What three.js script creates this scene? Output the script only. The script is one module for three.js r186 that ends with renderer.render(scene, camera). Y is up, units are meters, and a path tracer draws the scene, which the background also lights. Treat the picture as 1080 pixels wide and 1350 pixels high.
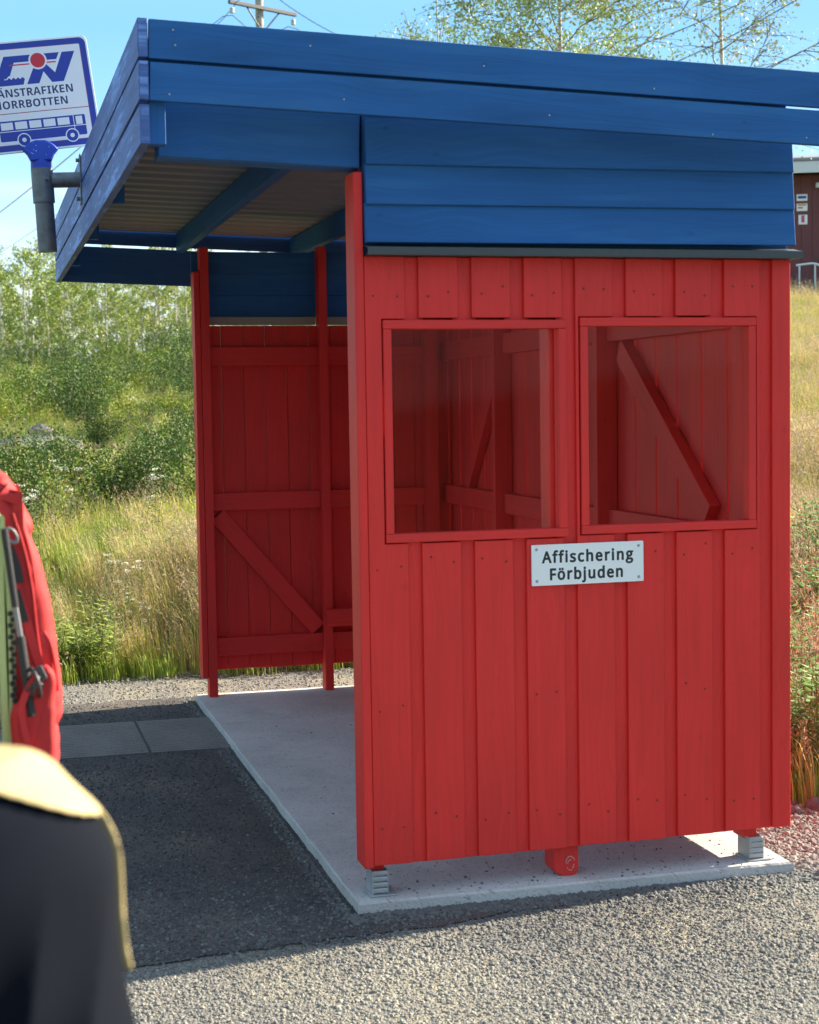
import * as THREE from 'three';
import { RoundedBoxGeometry } from 'three/addons/geometries/RoundedBoxGeometry.js';
import { mergeGeometries, mergeVertices } from 'three/addons/utils/BufferGeometryUtils.js';
import { MarchingCubes } from 'three/addons/objects/MarchingCubes.js';

// ------------------------------------------------------------------ camera, sky, sun, exposure
const scene = new THREE.Scene();
const camera = new THREE.PerspectiveCamera(2 * Math.atan(675 / 2143.8) * 180 / Math.PI, 1080 / 1350, 0.1, 900);
camera.position.set(-1.1936, 1.58, 5.0141);
camera.rotation.set(-0.0646, -0.2592, -0.0156, 'YXZ');
camera.focus = 7.2;
camera.userData.fStop = 6.5;
scene.add(camera);

const SUN_EL = 30 * Math.PI / 180, SUN_H = new THREE.Vector2(1, -0.19).normalize();
const sunDir = new THREE.Vector3(SUN_H.x * Math.cos(SUN_EL), Math.sin(SUN_EL), SUN_H.y * Math.cos(SUN_EL));
const sun = new THREE.DirectionalLight(new THREE.Color().setRGB(1, 0.89, 0.70), 3.95);
sun.position.copy(sunDir).multiplyScalar(60);
sun.target.position.set(0, 0, 0);
sun.castShadow = true; sun.shadow.radius = 1; sun.shadow.mapSize.set(4096, 4096);
Object.assign(sun.shadow.camera, { left: -25, right: 25, top: 25, bottom: -25, near: 1, far: 160 });
scene.add(sun, sun.target);

const renderer = new THREE.WebGLRenderer({ antialias: true });
renderer.toneMapping = THREE.LinearToneMapping;
renderer.toneMappingExposure = 4.5;
renderer.shadowMap.enabled = true;

// ------------------------------------------------------------------ random numbers and noise
function rng(seed) { let s = seed >>> 0; return () => { s = (s + 0x6D2B79F5) | 0; let t = Math.imul(s ^ (s >>> 15), 1 | s); t = (t + Math.imul(t ^ (t >>> 7), 61 | t)) ^ t; return ((t ^ (t >>> 14)) >>> 0) / 4294967296; }; }
const hash = (x, y, s) => { let h = Math.imul(x, 374761393) + Math.imul(y, 668265263) + Math.imul(s, 2147483647 ^ 0x5bd1e995); h = Math.imul(h ^ (h >>> 13), 1274126177); return ((h ^ (h >>> 16)) >>> 0) / 4294967296; };
const mod = (a, n) => ((a % n) + n) % n;
const sm = (t) => t * t * (3 - 2 * t);
const mix = (a, b, t) => a + (b - a) * t;
const clamp = (x, a, b) => Math.min(b, Math.max(a, x));
const step01 = (a, b, x) => sm(clamp((x - a) / (b - a), 0, 1));
// value noise that tiles with periods px, py (lattice cells)
function vnoise(x, y, px, py, s) {
  const ix = Math.floor(x), iy = Math.floor(y), fx = sm(x - ix), fy = sm(y - iy);
  const x0 = mod(ix, px), x1 = mod(ix + 1, px), y0 = mod(iy, py), y1 = mod(iy + 1, py);
  return mix(mix(hash(x0, y0, s), hash(x1, y0, s), fx), mix(hash(x0, y1, s), hash(x1, y1, s), fx), fy);
}
const fbm = (u, v, cx, cy, oct, s) => { let a = 0.5, t = 0, n = 0; for (let o = 0; o < oct; o++) { t += a * vnoise(u * cx, v * cy, cx, cy, s + o); n += a; a *= 0.5; cx *= 2; cy *= 2; } return t / n; };
const wn = (x, z, s) => vnoise(x, z, 1 << 20, 1 << 20, s);

// ------------------------------------------------------------------ the sky: clear summer blue, pale and thinly clouded near the horizon
{
  const W = 1024, H = 512, data = new Float32Array(W * H * 4);
  const stops = [[0, [0.38, 0.39, 0.38]], [3, [0.31, 0.345, 0.355]], [6, [0.18, 0.255, 0.31]], [9, [0.11, 0.21, 0.30]], [13, [0.075, 0.17, 0.285]], [25, [0.125, 0.20, 0.29]], [50, [0.14, 0.195, 0.265]], [90, [0.13, 0.175, 0.235]]];
  for (let j = 0; j < H; j++) {
    const el = ((j + 0.5) / H - 0.5) * 180, e = Math.max(0, el);
    let k = 0; while (k < stops.length - 2 && stops[k + 1][0] < e) k++;
    const t = clamp((e - stops[k][0]) / (stops[k + 1][0] - stops[k][0]), 0, 1);
    const up = el * Math.PI / 180, y = Math.sin(up), c = Math.cos(up);
    for (let i = 0; i < W; i++) {
      const az = ((i + 0.5) / W - 0.5) * 2 * Math.PI, x = Math.cos(az) * c, z = Math.sin(az) * c;
      const cs = x * sunDir.x + y * sunDir.y + z * sunDir.z;
      const glow = 0.22 * Math.pow(Math.max(0, cs), 6) + 0.6 * Math.pow(Math.max(0, cs), 40);
      const u = (i + 0.5) / W, v = (j + 0.5) / H;
      const cl = fbm(u, v * 6, 24, 60, 4, 5);
      const cloud = step01(0.52, 0.75, cl) * (1 - step01(4, 11, e)) * step01(0, 2, e) * 0.4;
      for (let q = 0; q < 3; q++) {
        let s = mix(stops[k][1][q], stops[k + 1][1][q], t) * 1.0 + glow * [1, 0.93, 0.8][q] * 0.6;
        s = mix(s, [0.5, 0.53, 0.55][q], cloud);
        data[(j * W + i) * 4 + q] = s;
      }
      data[(j * W + i) * 4 + 3] = 1;
    }
  }
  const sky = new THREE.DataTexture(data, W, H, THREE.RGBAFormat, THREE.FloatType);
  sky.mapping = THREE.EquirectangularReflectionMapping; sky.magFilter = sky.minFilter = THREE.LinearFilter; sky.wrapS = THREE.RepeatWrapping; sky.needsUpdate = true;
  scene.background = sky; scene.environment = sky;
}

// ------------------------------------------------------------------ naming helpers
const taken = new Map();
function numbered(n) { const k = taken.get(n) || 0; taken.set(n, k + 1); return k ? n + '_' + String(k).padStart(3, '0') : n; }
function tag(o, label, category, group) { o.userData.label = label; o.userData.category = category; if (group) o.userData.group = group; return o; }
function mesh(name, geo, mat, parent = scene) {
  const m = new THREE.Mesh(geo, mat); m.name = parent === scene ? numbered(name) : name;
  m.castShadow = m.receiveShadow = true; parent.add(m); return m;
}
function group(name, parent = scene, pos = [0, 0, 0]) { const g = new THREE.Group(); g.name = parent === scene ? numbered(name) : name; g.position.set(...pos); parent.add(g); return g; }
function struct(o) { o.userData.kind = 'structure'; return o; }
function stuff(o) { o.userData.kind = 'stuff'; return o; }

// ------------------------------------------------------------------ textures (flat grain, wear and print only)
function tex(n, f, srgb = true, ny = n) {
  const d = new Uint8Array(n * ny * 4);
  for (let j = 0; j < ny; j++) for (let i = 0; i < n; i++) {
    const c = f((i + 0.5) / n, (j + 0.5) / ny, i, j), k = (j * n + i) * 4;
    d[k] = clamp(c[0], 0, 1) * 255; d[k + 1] = clamp(c[1] ?? c[0], 0, 1) * 255; d[k + 2] = clamp(c[2] ?? c[0], 0, 1) * 255; d[k + 3] = 255;
  }
  const t = new THREE.DataTexture(d, n, ny); t.wrapS = t.wrapT = THREE.RepeatWrapping; t.magFilter = THREE.LinearFilter; t.minFilter = THREE.LinearMipmapLinearFilter; t.generateMipmaps = true;
  if (srgb) t.colorSpace = THREE.SRGBColorSpace; t.needsUpdate = true; return t;
}
const scaled = (t, x, y = x) => { const c = t.clone(); c.repeat.set(x, y); c.needsUpdate = true; return c; };
// wood: u across, v along the grain, one tile = 1 m across, 2 m along
const grainF = (u, v) => { const w = 0.012 * Math.sin(6.283 * (v * 2 + 3 * fbm(u, v, 5, 2, 2, 3))); return 0.6 * vnoise((u + w) * 220, v * 5, 220, 5, 11) + 0.4 * vnoise((u + w) * 90, v * 9, 90, 9, 12); };
const knots = []; { const r = rng(77); for (let i = 0; i < 11; i++) knots.push([r(), r(), 0.004 + r() * 0.006]); }
const knotF = (u, v) => { let k = 0; for (const [a, b, s] of knots) { let du = Math.abs(u - a), dv = Math.abs(v - b); du = Math.min(du, 1 - du); dv = Math.min(dv, 1 - dv) * 2; const d2 = (du * du + dv * dv * 0.4) / (s * s); if (d2 < 6) k = Math.max(k, Math.exp(-d2)); } return k; };
const T = {};
T.woodBump = tex(1024, (u, v) => [0.35 + 0.5 * grainF(u, v) - 0.25 * knotF(u, v) + 0.12 * vnoise(u * 512, v * 256, 512, 256, 9)], false);
T.red = tex(1024, (u, v) => { const g = grainF(u, v) - 0.5, l = fbm(u, v, 4, 6, 3, 21) - 0.5, k = knotF(u, v), s = vnoise(u * 300, v * 300, 300, 300, 4) > 0.985 ? 0.06 : 0; const m = 0.93 + 0.075 * g + 0.09 * l - 0.05 * k - s; return [m, m - 0.015 * l, m]; });
T.blue = tex(1024, (u, v) => { const g = grainF(u, v) - 0.5, l = fbm(u, v, 6, 5, 4, 31) - 0.5, k = knotF(u, v), p = step01(0.5, 0.75, fbm(u, v, 18, 4, 4, 35)); const m = 0.85 + 0.08 * g + 0.14 * l - 0.1 * k; return [m + 0.15 * p, m + 0.07 * p, m + 0.03 * p]; });
T.blueWorn = tex(1024, (u, v) => { const l = fbm(u, v, 10, 8, 4, 41), s = step01(0.46, 0.68, fbm(u, v, 60, 10, 3, 44)) * step01(0.35, 0.65, l), g = grainF(u, v) - 0.5; const m = 0.60 + 0.22 * g + 0.16 * (l - 0.5); return [m + 0.36 * s, m + 0.30 * s, m + 0.1 + 0.22 * s]; });
T.concrete = tex(1024, (u, v) => { const a = fbm(u, v, 5, 5, 5, 51) - 0.5, b = vnoise(u * 400, v * 400, 400, 400, 52) - 0.5, c = fbm(u, v, 24, 24, 3, 58), pit = step01(0.80, 0.9, vnoise(u * 240, v * 240, 240, 240, 57)) * 0.16; const m = 0.80 + 0.14 * a + 0.09 * b + 0.06 * (c - 0.5) - pit; return [m, m * 0.99, m * 0.975]; });
T.concreteBump = tex(512, (u, v) => [0.5 + 0.5 * (fbm(u, v, 40, 40, 3, 53) - 0.5) + 0.35 * (vnoise(u * 200, v * 200, 200, 200, 54) - 0.5)], false);
// crushed stone: cellular pattern, tile = 1.2 m
function cells(n, s) {
  return (u, v) => {
    const x = u * n, y = v * n, ix = Math.floor(x), iy = Math.floor(y); let d1 = 9, d2 = 9, id = 0;
    for (let b = -1; b <= 1; b++) for (let a = -1; a <= 1; a++) {
      const cx = mod(ix + a, n), cy = mod(iy + b, n), px = ix + a + hash(cx, cy, s), py = iy + b + hash(cx, cy, s + 1), d = (px - x) ** 2 + (py - y) ** 2;
      if (d < d1) { d2 = d1; d1 = d; id = hash(cx, cy, s + 2); } else if (d < d2) d2 = d;
    }
    return [Math.sqrt(d2) - Math.sqrt(d1), id];
  };
}
const stoneCells = cells(110, 61), fineCells = cells(190, 66);
T.gravel = tex(1536, (u, v) => {
  const [e, id] = stoneCells(u, v), edge = step01(0, 0.25, e), n = vnoise(u * 600, v * 600, 600, 600, 63), dust = fbm(u, v, 3, 3, 4, 64);
  const t = 0.39 + 0.17 * id + 0.06 * n, w = step01(0.45, 0.7, dust);
  const m = mix(0.33, t, edge); return [mix(m, m * 0.82 + 0.16, w), mix(m * 0.98, m * 0.82 + 0.142, w), mix(m * 0.95, m * 0.8 + 0.10, w)];
});
T.gravelBump = tex(1024, (u, v) => { const [e, id] = stoneCells(u, v); return [0.2 + 0.5 * step01(0, 0.5, e) * (0.4 + 0.6 * id) + 0.1 * vnoise(u * 500, v * 500, 500, 500, 65)]; }, false);
T.asphalt = tex(1536, (u, v) => {
  const [e, id] = fineCells(u, v), n = vnoise(u * 700, v * 700, 700, 700, 68), l = fbm(u, v, 4, 4, 4, 69) - 0.5, pale = id > 0.965 ? 0.16 : 0;
  const m = 0.22 + 0.11 * id + 0.07 * n + 0.22 * l + pale * step01(0.05, 0.2, e); return [m * (1.03 + 0.1 * l), m, m * (1 - 0.12 * l)];
});
T.asphaltBump = tex(1024, (u, v) => { const [e, id] = fineCells(u, v); return [0.25 + 0.5 * step01(0, 0.5, e) * (0.3 + 0.7 * id)]; }, false);
T.soil = tex(1024, (u, v) => { const a = fbm(u, v, 8, 8, 5, 71), b = fbm(u, v, 40, 40, 3, 75); return [mix(0.24, 0.40, a) * (0.75 + 0.5 * b), mix(0.27, 0.40, a) * (0.75 + 0.5 * b), mix(0.14, 0.2, a) * (0.75 + 0.5 * b)]; });
T.bark = tex(256, (u, v) => { const m = vnoise(u * 6, v * 60, 6, 60, 81), d = m > 0.80 ? 0.45 : 0, w = fbm(u, v, 8, 20, 3, 85); const s = 0.86 - 0.12 * w - d; return [s, s * 0.985, s * 0.95]; });
T.cloth = tex(256, (u, v) => { const w = 0.5 + 0.25 * Math.sin(u * 6.283 * 64) + 0.25 * Math.sin(v * 6.283 * 64); return [0.3 + 0.5 * w]; }, false);
T.galv = tex(256, (u, v) => { const a = fbm(u, v, 10, 10, 4, 91), m = 0.72 + 0.2 * (a - 0.5); return [m, m * 1.01, m * 1.02]; });

// ------------------------------------------------------------------ materials
const rgb = (r, g, b) => new THREE.Color().setRGB(r, g, b);
const S = (o) => new THREE.MeshStandardMaterial({ roughness: 0.8, ...o });
const P = (o) => new THREE.MeshPhysicalMaterial({ roughness: 0.8, ...o });
const M = {
  red: P({ color: rgb(0.80, 0.031, 0.026), map: T.red, bumpMap: T.woodBump, bumpScale: 0.0009, roughness: 0.55, specularIntensity: 0.75 }),
  blue: P({ color: rgb(0.026, 0.155, 0.46), map: T.blue, bumpMap: T.woodBump, bumpScale: 0.0014, roughness: 0.65, specularIntensity: 0.5 }),
  blueWorn: S({ color: rgb(0.16, 0.36, 0.78), map: T.blueWorn, bumpMap: T.woodBump, bumpScale: 0.0022, roughness: 0.6 }),
  zinc: S({ color: rgb(0.72, 0.74, 0.74), map: T.galv, roughness: 0.5, metalness: 0.35 }),
  steel: S({ color: rgb(0.36, 0.38, 0.40), map: T.galv, roughness: 0.55, metalness: 0.75 }),
  flashing: S({ color: rgb(0.045, 0.055, 0.062), roughness: 0.5 }),
  roofSheet: S({ color: rgb(0.19, 0.215, 0.25), roughness: 0.6, metalness: 0.1 }),
  strip: S({ color: rgb(0.30, 0.28, 0.26), roughness: 0.6 }),
  concrete: S({ color: rgb(0.76, 0.73, 0.72), map: T.concrete, bumpMap: scaled(T.concreteBump, 2), bumpScale: 0.002, roughness: 0.9 }),
  tile: S({ color: rgb(0.30, 0.285, 0.27), map: T.concrete, bumpMap: scaled(T.concreteBump, 3), bumpScale: 0.002, roughness: 0.92 }),
  gravel: S({ color: rgb(0.82, 0.80, 0.76), map: T.gravel, bumpMap: T.gravelBump, bumpScale: 0.006, roughness: 0.92 }),
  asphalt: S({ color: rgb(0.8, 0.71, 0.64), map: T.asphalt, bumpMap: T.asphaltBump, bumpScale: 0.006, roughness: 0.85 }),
  soil: S({ color: rgb(0.8, 0.85, 0.7), map: T.soil, roughness: 1 }),
  stone: S({ color: rgb(1, 1, 1), roughness: 0.85 }),
  rock: S({ color: rgb(0.36, 0.33, 0.29), map: T.concrete, bumpMap: T.concreteBump, bumpScale: 0.02, roughness: 0.95 }),
  bark: S({ color: rgb(0.82, 0.80, 0.76), map: T.bark, roughness: 0.85 }),
  twig: S({ color: rgb(0.10, 0.075, 0.055), roughness: 0.9 }),
  nail: S({ color: rgb(0.16, 0.012, 0.012), roughness: 0.6 }),
  pane: P({ color: rgb(0.97, 0.97, 0.98), transmission: 1, thickness: 0, roughness: 0.05, ior: 1.16 }),
  plate: S({ color: rgb(0.80, 0.82, 0.82), roughness: 0.45 }),
};
const leafMat = (o = {}) => P({ color: rgb(1, 1, 1), vertexColors: true, roughness: 0.55, specularIntensity: 0.35, transmission: 0.36, thickness: 0, side: THREE.DoubleSide, ...o });
M.leaf = leafMat();
M.grass = leafMat({ roughness: 0.7, transmission: 0.45 });

// ------------------------------------------------------------------ plank builder: rounded edges, grain along the longest side, uv in metres
let plankSeed = 1;
function grainUV(g, along, seed) {
  const p = g.attributes.position, n = g.attributes.normal, uv = new Float32Array(p.count * 2), ou = hash(seed, 3, 7), ov = hash(seed, 5, 9);
  for (let i = 0; i < p.count; i++) {
    const a = [Math.abs(n.getX(i)), Math.abs(n.getY(i)), Math.abs(n.getZ(i))], q = [p.getX(i), p.getY(i), p.getZ(i)];
    let d = a.indexOf(Math.max(...a)), al = along; if (d === al) al = (al + 1) % 3;
    const ac = 3 - d - al; uv[i * 2] = q[ac] + ou; uv[i * 2 + 1] = q[al] / 2 + ov;
  }
  g.setAttribute('uv', new THREE.BufferAttribute(uv, 2)); return g;
}
function plankGeo(w, h, d, r = 0.0025) {
  const g = new RoundedBoxGeometry(w, h, d, 1, Math.min(r, w * 0.45, h * 0.45, d * 0.45));
  return grainUV(g, w >= h && w >= d ? 0 : h >= d ? 1 : 2, plankSeed++);
}
// a plank filling [x0,x1] x [y0,y1] x [z0,z1]
function plank(name, parent, mat, [x0, x1], [y0, y1], [z0, z1], r) {
  const m = mesh(name, plankGeo(x1 - x0, y1 - y0, z1 - z0, r), mat, parent); m.position.set((x0 + x1) / 2, (y0 + y1) / 2, (z0 + z1) / 2); return m;
}
// an extruded outline in x, y with thickness along z from z0 to z1
function cutPlank(name, parent, mat, pts, z0, z1) {
  const s = new THREE.Shape(pts.map((p) => new THREE.Vector2(...p)));
  const g = new THREE.ExtrudeGeometry(s, { depth: z1 - z0 - 0.004, bevelEnabled: true, bevelSize: 0.0018, bevelOffset: -0.0018, bevelThickness: 0.002, bevelSegments: 1 });
  g.translate(0, 0, z0 + 0.002); grainUV(g, 1, plankSeed++);
  return mesh(name, g, mat, parent);
}
// bar between two points with a rectangular section (w across, t thick along axis "n")
function bar(name, parent, mat, a, b, w, t, nrm) {
  const A = new THREE.Vector3(...a), B = new THREE.Vector3(...b), y = B.clone().sub(A), L = y.length(); y.normalize();
  const z = new THREE.Vector3(...nrm).normalize(), x = y.clone().cross(z).normalize(); z.copy(x.clone().cross(y));
  const m = mesh(name, plankGeo(w, L, t), mat, parent); m.quaternion.setFromRotationMatrix(new THREE.Matrix4().makeBasis(x, y, z)); m.position.copy(A).add(B).multiplyScalar(0.5); return m;
}
function tube(pts, r, seg = 40, rad = 8, closed = false) { return new THREE.TubeGeometry(new THREE.CatmullRomCurve3(pts.map((p) => p.isVector3 ? p : new THREE.Vector3(...p)), closed), seg, r, rad, closed); }
function rod(a, b, r0, r1 = r0, rad = 10) {
  const A = new THREE.Vector3(...a), B = new THREE.Vector3(...b), d = B.clone().sub(A), g = new THREE.CylinderGeometry(r1, r0, d.length(), rad, 1);
  g.applyQuaternion(new THREE.Quaternion().setFromUnitVectors(new THREE.Vector3(0, 1, 0), d.clone().normalize())); g.translate(...A.clone().add(B).multiplyScalar(0.5).toArray()); return g;
}
const plain = (g) => { const q = g.index ? g.toNonIndexed() : g; for (const k of Object.keys(q.attributes)) if (!['position', 'normal', 'uv'].includes(k)) q.deleteAttribute(k); return q; };
const join = (list) => mergeGeometries(list.map(plain));

// ------------------------------------------------------------------ terrain
const GY = -0.042;
function hill(x, z) {
  const ub = -4.95 - z, ur = x - 1.95 - 0.25 * Math.max(0, z + 0.5);
  const k = 0.8, u = Math.max(ub, ur) + 0.5 * Math.max(0, k - Math.abs(ub - ur)) ** 2 / k * 0.5;
  if (u <= 0) return GY;
  const right = step01(1.5, 9, x - 0.1 * (-z)), sl = mix(0.072, 0.158, right);
  let y = u < 36 ? sl * u : sl * 36 + (sl * 0.55) * (36 / 0.55 ? 1 : 1) * (1 - Math.exp(-(u - 36) / 30)) * 30 * 0.6;
  y += 0.28 * step01(0, 3, u) * (u < 12 ? 1 : 1);
  const b = step01(0.5, 6, u);
  y += b * (0.55 * (wn(x * 0.16, z * 0.16, 201) - 0.5) + 0.22 * (wn(x * 0.55, z * 0.55, 202) - 0.5)) + step01(0, 0.8, u) * 0.06 * (wn(x * 2.2, z * 2.2, 203) - 0.5);
  return GY + y * step01(0, 0.6, u) ;
}
{
  const N = 260, warp = (t) => { const s = t * 2 - 1; return Math.sign(s) * (Math.abs(s) * 22 + 480 * Math.abs(s) ** 6); };
  const pos = [], uv = [], idx = [];
  for (let j = 0; j <= N; j++) for (let i = 0; i <= N; i++) {
    const x = warp(i / N) + 2, z = warp(j / N) - 6; pos.push(x, hill(x, z) - 0.012, z); uv.push(x / 3, z / 3);
    if (i < N && j < N) { const a = j * (N + 1) + i; idx.push(a, a + N + 1, a + 1, a + 1, a + N + 1, a + N + 2); }
  }
  const g = new THREE.BufferGeometry(); g.setAttribute('position', new THREE.Float32BufferAttribute(pos, 3)); g.setAttribute('uv', new THREE.Float32BufferAttribute(uv, 2)); g.setIndex(idx); g.computeVertexNormals();
  struct(mesh('terrain', g, M.soil));
}
// flat sheet with a ragged outline
function sheet(name, outline, y, mat, tile, ragged = 0, seed = 1) {
  const pts = []; for (let i = 0; i < outline.length; i++) { const a = outline[i], b = outline[(i + 1) % outline.length], L = Math.hypot(b[0] - a[0], b[1] - a[1]), n = Math.max(1, Math.min(200, Math.round(L / 0.04))); for (let k = 0; k < n; k++) { const t = k / n, x = mix(a[0], b[0], t), z = mix(a[1], b[1], t), q = ragged * (b[2] === 0 || a[2] === 0 ? 0 : 1); pts.push(new THREE.Vector2(x + q * ((wn(x * 9, z * 9, seed) - 0.5) + 0.6 * (wn(x * 31, z * 31, seed + 3) - 0.5)), -(z + q * ((wn(x * 9, z * 9, seed + 1) - 0.5) + 0.6 * (wn(x * 31, z * 31, seed + 4) - 0.5))))); } }
  const g = new THREE.ShapeGeometry(new THREE.Shape(pts)); g.rotateX(-Math.PI / 2); g.translate(0, y, 0);
  const p = g.attributes.position, uv = g.attributes.uv; for (let i = 0; i < p.count; i++) uv.setXY(i, p.getX(i) / tile, p.getZ(i) / tile);
  return struct(mesh(name, g, mat));
}
sheet('gravel_yard', [[-14, 9], [3.2, 9], [2.0, -0.2], [2.0, -4.75], [-14, -5.0]], GY, M.gravel, 1.2, 0.12, 301);
sheet('asphalt_shade_apron', [[-14, 0.34], [-0.8, 0.31], [0.0, 0.22], [0.6, 0.13], [1.05, 0.06], [1.05, -0.3], [-0.02, -0.3], [-0.02, -4.12], [-14, -3.75]], GY + 0.005, M.asphalt, 1.0, 0.05, 311);  // asphalt, its front edge extended along the shelter shadow to darken that shade

// concrete slab: top a little smaller than the foot, broken rim
{
  const x0 = -0.062, x1 = 1.475, z0 = -3.975, z1 = 0.034, y1 = 0, y0 = -0.2, o = 0.035;
  const nx = 60, nz = 150, pos = [], uv = [], idx = [];
  const jag = (a, b) => 0.004 * (wn(a * 22, b, 331) - 0.5) + 0.004 * (wn(a * 5, b, 332) - 0.5);
  // rings: top inner edge, chamfer, foot
  const ring = (inset, y, k) => { const r = []; const push = (x, z) => r.push([x, y, z]);
    for (let i = 0; i < nx; i++) push(mix(x0 - inset, x1 + inset, i / nx), z1 + inset * 0.5 + jag(i * 0.03, k));
    for (let i = 0; i < nz; i++) push(x1 + inset + jag(i * 0.03, k + 2), mix(z1 + inset * 0.5, z0 - inset, i / nz));
    for (let i = 0; i < nx; i++) push(mix(x1 + inset, x0 - inset, i / nx), z0 - inset + jag(i * 0.03, k + 4));
    for (let i = 0; i < nz; i++) push(x0 - inset * 0.4 + jag(i * 0.03, k + 6), mix(z0 - inset, z1 + inset * 0.5, i / nz));
    return r; };
  const rings = [ring(-0.012, y1, 1), ring(-0.002, y1 - 0.007, 1), ring(o, y0, 9)], n = rings[0].length;
  rings.forEach((r) => r.forEach((p) => { pos.push(...p); uv.push((p[0] + p[1]) / 1.5, (p[2] + p[1]) / 1.5); }));
  for (let q = 0; q < 2; q++) for (let i = 0; i < n; i++) { const a = q * n + i, b = q * n + (i + 1) % n, c = a + n, d = b + n; idx.push(a, c, b, b, c, d); }
  const c0 = pos.length / 3; pos.push((x0 + x1) / 2, y1, (z0 + z1) / 2); uv.push((x0 + x1) / 3, (z0 + z1) / 3);
  for (let i = 0; i < n; i++) idx.push(i, (i + 1) % n, c0);
  let g = new THREE.BufferGeometry(); g.setAttribute('position', new THREE.Float32BufferAttribute(pos, 3)); g.setAttribute('uv', new THREE.Float32BufferAttribute(uv, 2)); g.setIndex(idx);
  g = g.toNonIndexed(); g.computeVertexNormals();
  struct(mesh('concrete_slab', g, M.concrete));
}

// ribbed paving slabs let into the asphalt
{
  const g = group('tactile_paving'); struct(g);
  const prof = []; const L = 0.80, ribs = 20; // ridges run along x
  const s = new THREE.Shape(); s.moveTo(0, -0.03);
  s.lineTo(0, 0);
  for (let i = 0; i < ribs; i++) { const a = 0.02 + (L - 0.04) * i / ribs, b = (L - 0.04) / ribs; s.lineTo(a + b * 0.15, 0); s.lineTo(a + b * 0.28, 0.0045); s.lineTo(a + b * 0.72, 0.0045); s.lineTo(a + b * 0.85, 0); }
  s.lineTo(L, 0); s.lineTo(L, -0.03);
  const tg = new THREE.ExtrudeGeometry(s, { depth: 0.425, bevelEnabled: false }); tg.rotateY(-Math.PI / 2); // shape x -> z
  tg.computeBoundingBox(); tg.translate(-tg.boundingBox.min.x, 0, -tg.boundingBox.min.z);
  const p = tg.attributes.position, u = new Float32Array(p.count * 2); for (let i = 0; i < p.count; i++) { u[i * 2] = p.getX(i); u[i * 2 + 1] = p.getZ(i) + p.getY(i); } tg.setAttribute('uv', new THREE.BufferAttribute(u, 2));
  for (let i = 0; i < 12; i++) { const m = mesh('paving_slab', tg, M.tile, g); m.position.set(-0.075 - 0.44 * (i + 1) + 0.077, GY + 0.009 + 0.003 * hash(i, 1, 5), -3.455 + 0.006 * hash(i, 2, 5)); m.rotation.z = 0.004 * (hash(i, 3, 5) - 0.5); }
}

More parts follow.
